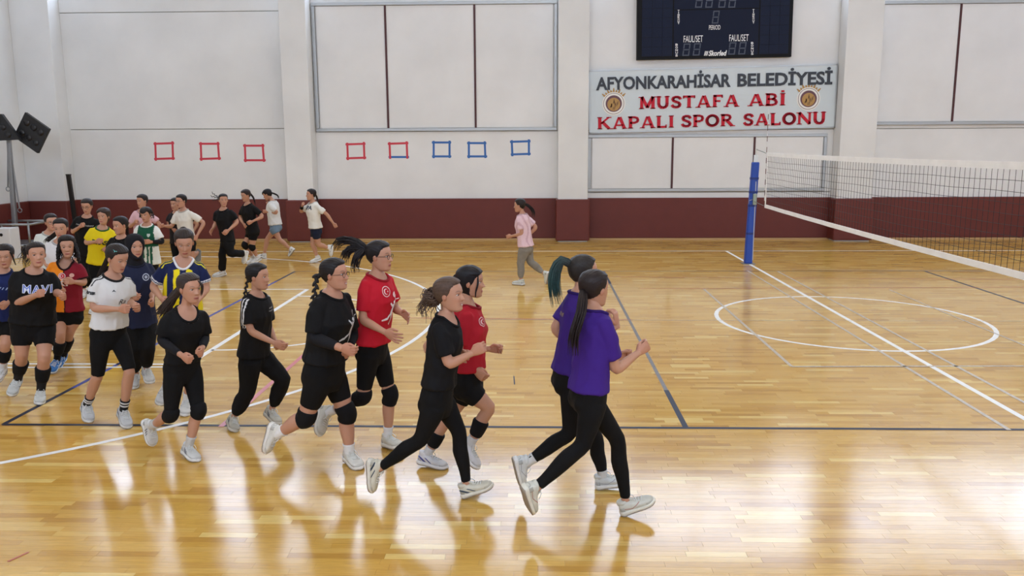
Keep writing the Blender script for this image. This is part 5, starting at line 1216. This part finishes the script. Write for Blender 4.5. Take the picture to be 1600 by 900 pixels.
su = nrm(BR - BL); su[1] = 0; su = nrm(su); sv = np.cross(su, [0, 1, 0]); sv = sv if sv[2] > 0 else -sv
SW, SH = np.linalg.norm(BR - BL), abs((TL - BL) @ sv)
def sfn(u, v, w): return BL + su * u + sv * v + np.array([0, -w, 0])
sign = thing('hall_sign', BL + su * SW / 2, 'long pale sign with AFYONKARAHİSAR BELEDİYESİ and red hall name lettering', 'sign')
v, f = extrude2d(np.array([(0, 0), (SW, 0), (SW, SH), (0, SH)]), [(0, 1, 2, 3)], sfn, -.085, 0); mesh_obj('board', v, f, mat('sign_board', (206, 216, 220), .35), sign)
fr = MB()
for a, b in (((-.02, -.03), (SW + .02, 0)), ((-.02, SH), (SW + .02, SH + .03)), ((-.03, -.03), (0, SH + .03)), ((SW, -.03), (SW + .03, SH + .03))):
    v, f = extrude2d(np.array([(a[0], a[1]), (b[0], a[1]), (b[0], b[1]), (a[0], b[1])]), [(0, 1, 2, 3)], sfn, -.085, .008); mesh_obj('frame_bar', v, f, M_ALU, sign)
def sign_text(V, F, u0, u1, v0, h, m, ids=None):
    V = V.copy(); x0, x1 = V[:, 0].min(), V[:, 0].max()
    V[:, 0] = u0 * SW + (V[:, 0] - x0) / (x1 - x0) * (u1 - u0) * SW; V[:, 1] = v0 * SH + V[:, 1] * h * SH
    if ids is None: v, f = extrude2d(V, F, sfn, .002, .022); return mesh_obj('lettering', v, f, m, sign)
    for c in sorted(set(ids)):
        Q = [q for q, i in zip(F, ids) if i == c]; vs = [V[i] for q in Q for i in q]; fs = [tuple(range(4 * k, 4 * k + 4)) for k in range(len(Q))]
        v, f = extrude2d(np.array(vs), fs, sfn, .002, .022); mesh_obj('letter', v, f, m, sign)
for word, u0, u1 in (('AFYONKARAHİSAR', .026, .575), ('BELEDİYESİ', .602, .985)):
    V, F = text_mesh(word, 1.0, bold=.03); capv = text_mesh('H', 1.0)[0][:, 1].max(); V[:, 1] /= capv
    sign_text(V, F, u0, u1, .70, .195, mat('sign_black', (26, 31, 40), .4))
RED = mat('sign_red', (196, 18, 44), .5, .3)
for word, u0, u1, v0, h in (('MUSTAFA', .200, .612, .365, .20), ('ABİ', .645, .798, .368, .20), ('KAPALI', .030, .345, .045, .20), ('SPOR', .374, .596, .045, .20), ('SALONU', .628, .965, .045, .20)):
    V, F, ids = serif_text(word); sign_text(V, F, u0, u1, v0, h, RED, ids)
for cu in (.098, .892):
    em = MB(); c = (cu * SW, .465 * SH); R0 = .195 * SH
    def ring(r, r0, t, m, nm, par):
        V, F = disc2(c[0], c[1], r, 32, r0); v, f = extrude2d(V, F, sfn, .001, t); return mesh_obj(nm, v, f, m, par)
    e0 = ring(R0, 0, .010, mat('emblem_cream', (236, 234, 228), .4), 'emblem', sign)
    ring(R0 * .90, R0 * .86, .0115, mat('emblem_dark', (96, 70, 84), .4), 'emblem_ring', e0)
    ring(R0 * .70, 0, .0125, mat('emblem_purple', (96, 52, 62), .4), 'emblem_disc', e0)
    V = []; F = []
    for k in range(9):
        a = math.radians(40 + k * 12.5); q = .30 if k in (0, 8) else .34
        p0 = np.array(c) + R0 * .98 * np.array([math.cos(a), math.sin(a)]); p1 = np.array(c) + R0 * (1.18 + .14 * (k % 2 == 0)) * np.array([math.cos(a), math.sin(a)]); n = np.array([-math.sin(a), math.cos(a)]) * R0 * .07
        F.append(tuple(range(len(V), len(V) + 4))); V += [p0 - n * 1.4, p1 - n * .4, p1 + n * .4, p0 + n * 1.4][::1]
    v, f = extrude2d(np.array(V), [tuple(q) for q in F], sfn, .002, .013); mesh_obj('emblem_crown', v, f, mat('emblem_gold', (176, 134, 62), .4), e0)
    Rr = np.random.RandomState(3); V = []; F = []
    V2, F2 = disc2(c[0], c[1] - R0 * .06, R0 * .56, 24); v, f = extrude2d(V2, F2, sfn, .002, .0135); mesh_obj('emblem_field', v, f, mat('emblem_gold', (176, 134, 62), .4), e0)
    for k in range(16):
        x = c[0] + R0 * Rr.uniform(-.38, .38); y = c[1] + R0 * Rr.uniform(-.42, .30); w, h = R0 * .05, R0 * Rr.uniform(.08, .16)
        F.append(tuple(range(len(V), len(V) + 4))); V += [(x - w, y - h), (x + w * .2, y - h), (x + w, y + h), (x - w * .2, y + h)]
    v, f = extrude2d(np.array(V), F, sfn, .003, .0145); mesh_obj('emblem_relief', v, f, mat('emblem_brown', (104, 70, 40), .5), e0)['kind'] = 'stuff'

# ------------------------------------------------------------------ scoreboard
YB = YW - .17
sbl, sbr = W(995, 93.5, YB), W(1236.5, 88.5, YB); bu = nrm(sbr - sbl); bv = np.cross(bu, [0, 1, 0]); bv = bv if bv[2] > 0 else -bv
BW = np.linalg.norm(sbr - sbl); BH = 1.95
def bfn(u, v, w): return sbl + bu * u + bv * v + np.array([0, -w, 0])
sb = thing('scoreboard', sbl + bu * BW / 2, 'black electronic scoreboard on the wall above the hall sign', 'scoreboard')
M_NAVY = mat('score_face', (24, 31, 52), .7, .2); M_SBF = mat('score_frame', (13, 14, 19), .6, .2); M_DIG = mat('score_digit', (62, 70, 88), .4); M_SBT = mat('score_text', (240, 242, 244), .5)
def slab(nm, a, b, t0, t1, m, par=sb):
    v, f = extrude2d(np.array([(a[0], a[1]), (b[0], a[1]), (b[0], b[1]), (a[0], b[1])]), [(0, 1, 2, 3)], bfn, t0, t1); return mesh_obj(nm, v, f, m, par)
slab('case', (0, 0), (BW, BH), -.14, 0, M_SBF)
def bp_(cx, cy):                 # crop pixel of the scoreboard close-up -> board coordinates
    p = W(990 + cx / 6.154, cy / 6.154, YB); d = p - sbl; return d @ bu, d @ bv
uL, _ = bp_(78, 400); uM0, _ = bp_(385, 400); uM1, _ = bp_(1197, 400); uR, _ = bp_(1490, 400); vb = .07
led = mat('led_matrix', (28, 36, 58), .7, .2, noise_scale=70, noise_amt=.12, bump=.5, bump_scale=90)
for a, b in ((uL, uM0 - .03), (uM1 + .03, uR)):
    nx, ny = 3, 8
    for i in range(nx):
        for j in range(ny):
            w, h = (b - a) / nx, (BH - .14) / ny; slab('led_module', (a + i * w + .004, vb + j * h + .004), (a + (i + 1) * w - .004, vb + (j + 1) * h - .004), .001, .008, led)
vsep = bp_(790, 88)[1]
slab('face_panel', (uM0, vb), (uM1, vsep - .012), .001, .006, M_NAVY); slab('face_panel', (uM0, vsep + .012), (uM1, BH - .07), .001, .006, M_NAVY)
def seg_digit(cx, cy, w, h, off=False):
    th = w * .16; sg = [((-w / 2, h / 2 - th), (w / 2, h / 2)), ((-w / 2, -th / 2), (w / 2, th / 2)), ((-w / 2, -h / 2), (w / 2, -h / 2 + th)), ((-w / 2, th), (-w / 2 + th, h / 2 - th)), ((w / 2 - th, th), (w / 2, h / 2 - th)), ((-w / 2, -h / 2 + th), (-w / 2 + th, -th)), ((w / 2 - th, -h / 2 + th), (w / 2, -th))]
    V = []; F = []
    for a, b in sg:
        F.append(tuple(range(len(V), len(V) + 4))); V += [(cx + x + y * .12, cy + y) for x, y in ((a[0], a[1]), (b[0], a[1]), (b[0], b[1]), (a[0], b[1]))]
    v, f = extrude2d(np.array(V), F, bfn, .005, .009); mesh_obj('digit', v, f, M_DIG, sb)
mpp = .0163 / 6.154
for cx, cy in ((508, 478), (608, 475), (948, 466), (1046, 464)): u, q = bp_(cx, cy); seg_digit(u, q, 62 * mpp, 110 * mpp)
u, q = bp_(790, 165); seg_digit(u, q, 58 * mpp, 112 * mpp)
for cx in (632, 730, 855, 952): u, q = bp_(cx, 5); seg_digit(u, q, 62 * mpp, 125 * mpp)
def stext(s_, cx, cy, h, wd, bold=.0, shear=0):
    V, F = text_mesh(s_, 1.0, bold=bold, shear=shear); capv = text_mesh('H', 1.0)[0][:, 1].max(); V = V.copy(); V[:, 1] = (V[:, 1] / capv - .5) * h * mpp
    x0, x1 = V[:, 0].min(), V[:, 0].max(); V[:, 0] = ((V[:, 0] - x0) / (x1 - x0) - .5) * wd * mpp
    u, q = bp_(cx, cy); v, f = extrude2d(V + np.array([u, q]), F, bfn, .005, .010); mesh_obj('lettering', v, f, M_SBT, sb)
stext('PERIOD', 779, 264, 40, 104); stext('FAUL/SET', 573, 374, 58, 176); stext('FAUL/SET', 1012, 364, 58, 176); stext('Skorled', 808, 511, 44, 168, .03, .25)
for k in range(4):
    u, q = bp_(676 + k * 9, 514); v, f = extrude2d(np.array([(u, q - 20 * mpp), (u + 5 * mpp, q - 20 * mpp), (u + 15 * mpp, q + 20 * mpp), (u + 10 * mpp, q + 20 * mpp)]), [(0, 1, 2, 3)], bfn, .005, .010); mesh_obj('logo_bar', v, f, M_SBT, sb)
for k, ch in enumerate('TIMEOUT'): stext(ch, 432, 104 + k * 20, 15, 18 if ch != 'I' else 6, .02); stext(ch, 1152, 98 + k * 20, 15, 18 if ch != 'I' else 6, .02)
for k, ch in enumerate('BONUS'): stext(ch, 413, 430 + k * 26, 18, 22, .02); stext(ch, 1140, 414 + k * 26, 18, 22, .02)

# ------------------------------------------------------------------ volleyball net and posts
NX, Y0n, Y1n, ZT, ZB = CX, 15.87, 6.70, 2.24, 1.24
M_NW = mat('net_tape', (242, 243, 242), .6, noise_scale=6, noise_amt=.06); M_NC = mat('net_cord', (26, 27, 32), .7)
net = thing('volleyball_net', (NX, (Y0n + Y1n) / 2, ZB), 'black volleyball net with white top and bottom bands', 'net')
def sag(y): t = (y - Y1n) / (Y0n - Y1n); return -.02 * 4 * t * (1 - t)
def band(nm, z0, z1, n=24, w=.006, m=M_NW):
    ys = np.linspace(Y0n, Y1n, n); V = []; F = []
    for y in ys:
        s_ = sag(y); wv = .004 * math.sin(y * 5)
        V += [(NX - w + wv, y, z0 + s_), (NX + w + wv, y, z0 + s_), (NX + w + wv, y, z1 + s_), (NX - w + wv, y, z1 + s_)]
    for i in range(n - 1):
        for k in range(4): a, b = i * 4 + k, i * 4 + (k + 1) % 4; F.append((a, b, b + 4, a + 4))
    F += [(3, 2, 1, 0), tuple((n - 1) * 4 + k for k in range(4))]
    return mesh_obj(nm, V, F, m, net)
band('top_band', ZT - .07, ZT); band('bottom_band', ZB - .03, ZB + .035)
MB().rbox((NX - .008, Y0n - .01, ZB - .03), (NX + .008, Y0n + .035, ZT), .003).obj('side_band', M_NC, net); MB().rbox((NX - .01, Y0n - .03, ZB - .03), (NX + .01, Y0n - .010, ZT - .07), .003).obj('side_tape', M_NW, net)
MB().rbox((NX - .008, Y1n - .035, ZB - .03), (NX + .008, Y1n + .01, ZT), .003).obj('side_band', M_NC, net)
cords = MB()
for k in range(1, int((Y0n - Y1n) / .1)):
    y = Y0n - .1 * k; s_ = sag(y); cords.tube([(NX, y, ZB + s_), (NX + .003 * math.sin(k), y, (ZB + ZT) / 2 + s_), (NX, y, ZT - .05 + s_)], .0024, 4)
for j in range(1, 9):
    z = ZB + .03 + .1 * j; cords.tube([(NX, y, z + sag(y) + .004 * math.sin(y * 4 + j)) for y in np.linspace(Y0n, Y1n, 40)], .0022, 4)
cords.obj('mesh_cords', M_NC, net)['kind'] = 'stuff'
M_BLUE = mat('pad_blue', (28, 72, 170), .45, noise_scale=6, noise_amt=.08, bump=.1, bump_scale=20); M_BLUED = mat('pad_blue_strap', (18, 46, 120), .5)
def post(y, sgn, label):
    t = thing('net_post', (NX, y, 0), label, 'net post', 'net posts'); x = NX - .02; lean = .07
    L = lambda z: x + lean * z / 2.2
    v, f = tube([(x, y, 0), (L(2.18), y, 2.18)], .04, 14); mesh_obj('pole', v, f, mat('post_white', (214, 216, 214), .4), t, smooth=True)
    C = [(L(z), y, z) for z in (.015, .03, .5, 1.0, 1.5, 2.02, 2.04)]; w = [.068, .078, .078, .076, .074, .072, .062]
    v, f = loft(C, [(q, 0, 0) for q in w], [(0, q, 0) for q in w], 24, expo=4.5); mesh_obj('pad', v, f, M_BLUE, t, smooth=False)
    for z in (.62, 1.18, 1.45, 1.72):
        v, f = loft([(L(z - .022), y, z - .022), (L(z + .022), y, z + .022)], [(.081, 0, 0)] * 2, [(0, .081, 0)] * 2, 24, expo=4.5); mesh_obj('strap', v, f, M_BLUED, t)
    MB().rbox((L(.6) + .045, y - .080, .08), (L(.6) + .062, y - .077, 1.66), .001).obj('seam_strip', mat('seam_grey', (176, 180, 190), .5), t)
    wn_ = MB().rbox((L(1.3) - .02, y - .13, 1.20), (L(1.3) + .05, y - .075, 1.42), .01); wo = wn_.obj('winch', mat('winch_metal', (150, 164, 150), .4, metal=.4), t)
    MB().tube([(L(1.3) - .02, y - .10, 1.31), (L(1.3) - .10, y - .10, 1.28), (L(1.3) - .10, y - .10, 1.22)], .007, 6).obj('crank', M_STEEL, wo)
    MB().tube([(L(2.18), y, 2.18), (L(2.18), y, 2.24), (L(2.18) + .01, y + .02 * sgn, 2.31), (L(2.18) + .01, y - .05 * sgn, 2.30)], .012, 8).obj('hook', mat('post_white', (214, 216, 214), .4), t)
    e = Y0n if sgn > 0 else Y1n
    MB().tube([(L(2.18), y - .04 * sgn, 2.285), (NX + .05, (y + e) / 2, 2.245), (NX, e + .05 * sgn, ZT - .02)], .007, 6).obj('top_rope', mat('rope_grey', (110, 120, 116), .7), t)
    MB().tube([(L(1.3), y - .08 * sgn, 1.27), (NX, e + .05 * sgn, ZB)], .006, 6).obj('bottom_rope', mat('rope_grey', (110, 120, 116), .7), t)
    MB().box((x - .12, y - .12, .0025), (x + .12, y + .12, .014)).obj('floor_plate', M_STEEL, t)
post(16.87, 1, 'blue padded volleyball post at the far end of the net')
post(5.70, -1, 'blue padded volleyball post at the near end of the net, outside the picture')
an_ = thing('net_antenna', (NX - .02, Y0n - .02, ZB), 'thin striped antenna rod standing above the far end of the net', 'antenna')
for k in range(18):
    z = ZB + k * .1; MB().tube([(NX - .02, Y0n - .02, z), (NX - .02, Y0n - .02, z + .1)], .006, 8).obj('rod_segment', mat('antenna_white', (226, 226, 226), .4) if k % 2 else mat('antenna_dark', (92, 50, 50), .4), an_)

# ------------------------------------------------------------------ corner: steel trolley with black panels, white box, black pole
YT = 19.3
cx0 = W(22, 380, YT)[0]; bw = .95; zt = W(20, 348, YT)[2]
tr = thing('steel_trolley', (cx0, YT, 0), 'grey steel tube trolley with a tall mast carrying two tilted black panels', 'trolley')
xa, xb, ya, yb = W(-14, 370, YT)[0], W(66, 370, YT)[0], YT - .5, YT + .5
for z, nm in ((.16, 'lower_rail'), (zt, 'upper_rail')):
    for a, b in (((xa, ya), (xb, ya)), ((xb, ya), (xb, yb)), ((xb, yb), (xa, yb)), ((xa, yb), (xa, ya))): MB().tube([(a[0], a[1], z), (b[0], b[1], z)], .028, 8).obj(nm, M_STEEL, tr, smooth=True)
for x in (xa, (xa + xb) / 2, xb):
    for y in (ya, yb): MB().tube([(x, y, .12), (x, y, zt)], .025, 8).obj('upright', M_STEEL, tr, smooth=True)
for x in (xa, xb):
    for y in (ya, yb): v, f = tube([(x, y - .02, .06), (x, y + .02, .06)], .06, 14); mesh_obj('wheel', v, f, M_BLACK, tr)
MB().box((xa, ya, .135), (xb, yb, .155)).obj('tray', M_STEEL, tr)
mb, mt = W(24, 365, YT), W(13.5, 214, YT); mb[2] = .155
v, f = loft([mb, mb * .3 + mt * .7, mt], [(.055, 0, 0), (.05, 0, 0), (.042, 0, 0)], [(0, .055, 0), (0, .05, 0), (0, .042, 0)], 12, expo=5); mesh_obj('mast', v, f, M_STEEL, tr)
for dx, z0, z1 in ((-.16, 1.5, 2.5), (.09, 1.0, 2.2)):
    q0, q1 = mt.copy(), mt.copy(); q0[2] = z0; q1[2] = z1; q0[0] += dx * .9; q1[0] += dx * .2; MB().tube([q0, q1], .02, 6).obj('brace', M_STEEL, tr)
    a_ = np.arange(12) * math.pi / 6; q0[2] -= .06; v, f = tube(np.c_[q0[0] + .05 * np.cos(a_), np.full(12, q0[1]), q0[2] + .05 * np.sin(a_)], .012, 6, closed=True); mesh_obj('ring', v, f, M_STEEL, tr)
def dpanel(corners, Y, label, nb):
    P = [W(px, py, Y) for px, py in corners]; c = sum(P) / 4; u = nrm(P[1] - P[0]); w = nrm(P[3] - P[0]); Lu = np.linalg.norm(P[1] - P[0]); Lw = np.linalg.norm(P[3] - P[0])
    t = tr; fn = lambda a, b, d: c + u * a + w * b + np.array([0, -d, 0])
    v, f = extrude2d(np.array([(-Lu / 2, -Lw / 2), (-Lu / 2, Lw / 2), (Lu / 2, Lw / 2), (Lu / 2, -Lw / 2)]), [(0, 1, 2, 3)], fn, -.045, .045); t = mesh_obj('black_panel', v, f, M_BLACK, tr); t['label'] = label
    for i in range(2):
        for j in range(3):
            v, f = ellipsoid(fn((i - .5) * Lu * .42, (j - 1) * Lw * .29, .045), (.075, .03, .075), 14, 8); mesh_obj('dome', v, f, mat('black_gloss', (16, 16, 19), .3), t, smooth=True)
    MB().tube([fn(0, 0, -.045), mt + np.array([0, 0, -.05])], .02, 6).obj('bracket', M_STEEL, t)
dpanel([(20, 214), (38, 176), (87, 200), (57, 240)], YT - .15, 'tilted square black panel with round domes, right one on the mast', 6)
dpanel([(33, 218), (-10, 220), (-39, 181), (4, 178)], YT - .36, 'tilted square black panel with round domes, cut off by the left edge', 6)
bx0, bx1 = W(-10, 372, 17.6), W(16, 372, 17.6); bz = W(0, 357, 17.6)[2]
bo = thing('white_box', ((bx0[0] + bx1[0]) / 2, 17.6, 0), 'white upright box with a black round hole beside the steel trolley', 'box')
MB().rbox((bx0[0], 17.6, 0), (bx1[0], 17.95, bz), .015).obj('body', mat('box_white', (214, 216, 218), .5), bo)
q = W(2, 367, 17.6); v, f = tube([(q[0], 17.59, q[2]), (q[0], 17.605, q[2])], .035, 14); mesh_obj('hole', v, f, M_BLACK, bo)
p0, p1 = W(119.5, 360, 20.3), W(107, 274, 20.0); p0 = p0 + (p0 - p1) * (p0[2] / (p1[2] - p0[2]))
pl = thing('black_pole', p0, 'black square pole leaning against the back wall behind the runners', 'pole')
v, f = loft([p0, p1], [(.045, 0, 0)] * 2, [(0, .045, 0)] * 2, 12, expo=8); mesh_obj('shaft', v, f, M_BLACK, pl)
v, f = loft([p1 - np.array([0, 0, .001]), p1 + np.array([0, 0, .03])], [(.05, 0, 0)] * 2, [(0, .05, 0)] * 2, 12, expo=8); mesh_obj('cap', v, f, mat('black_gloss', (16, 16, 19), .3), pl)
for o in bpy.data.objects:
    if '_o' in o: del o['_o']
bpy.data.scenes.remove(TS)
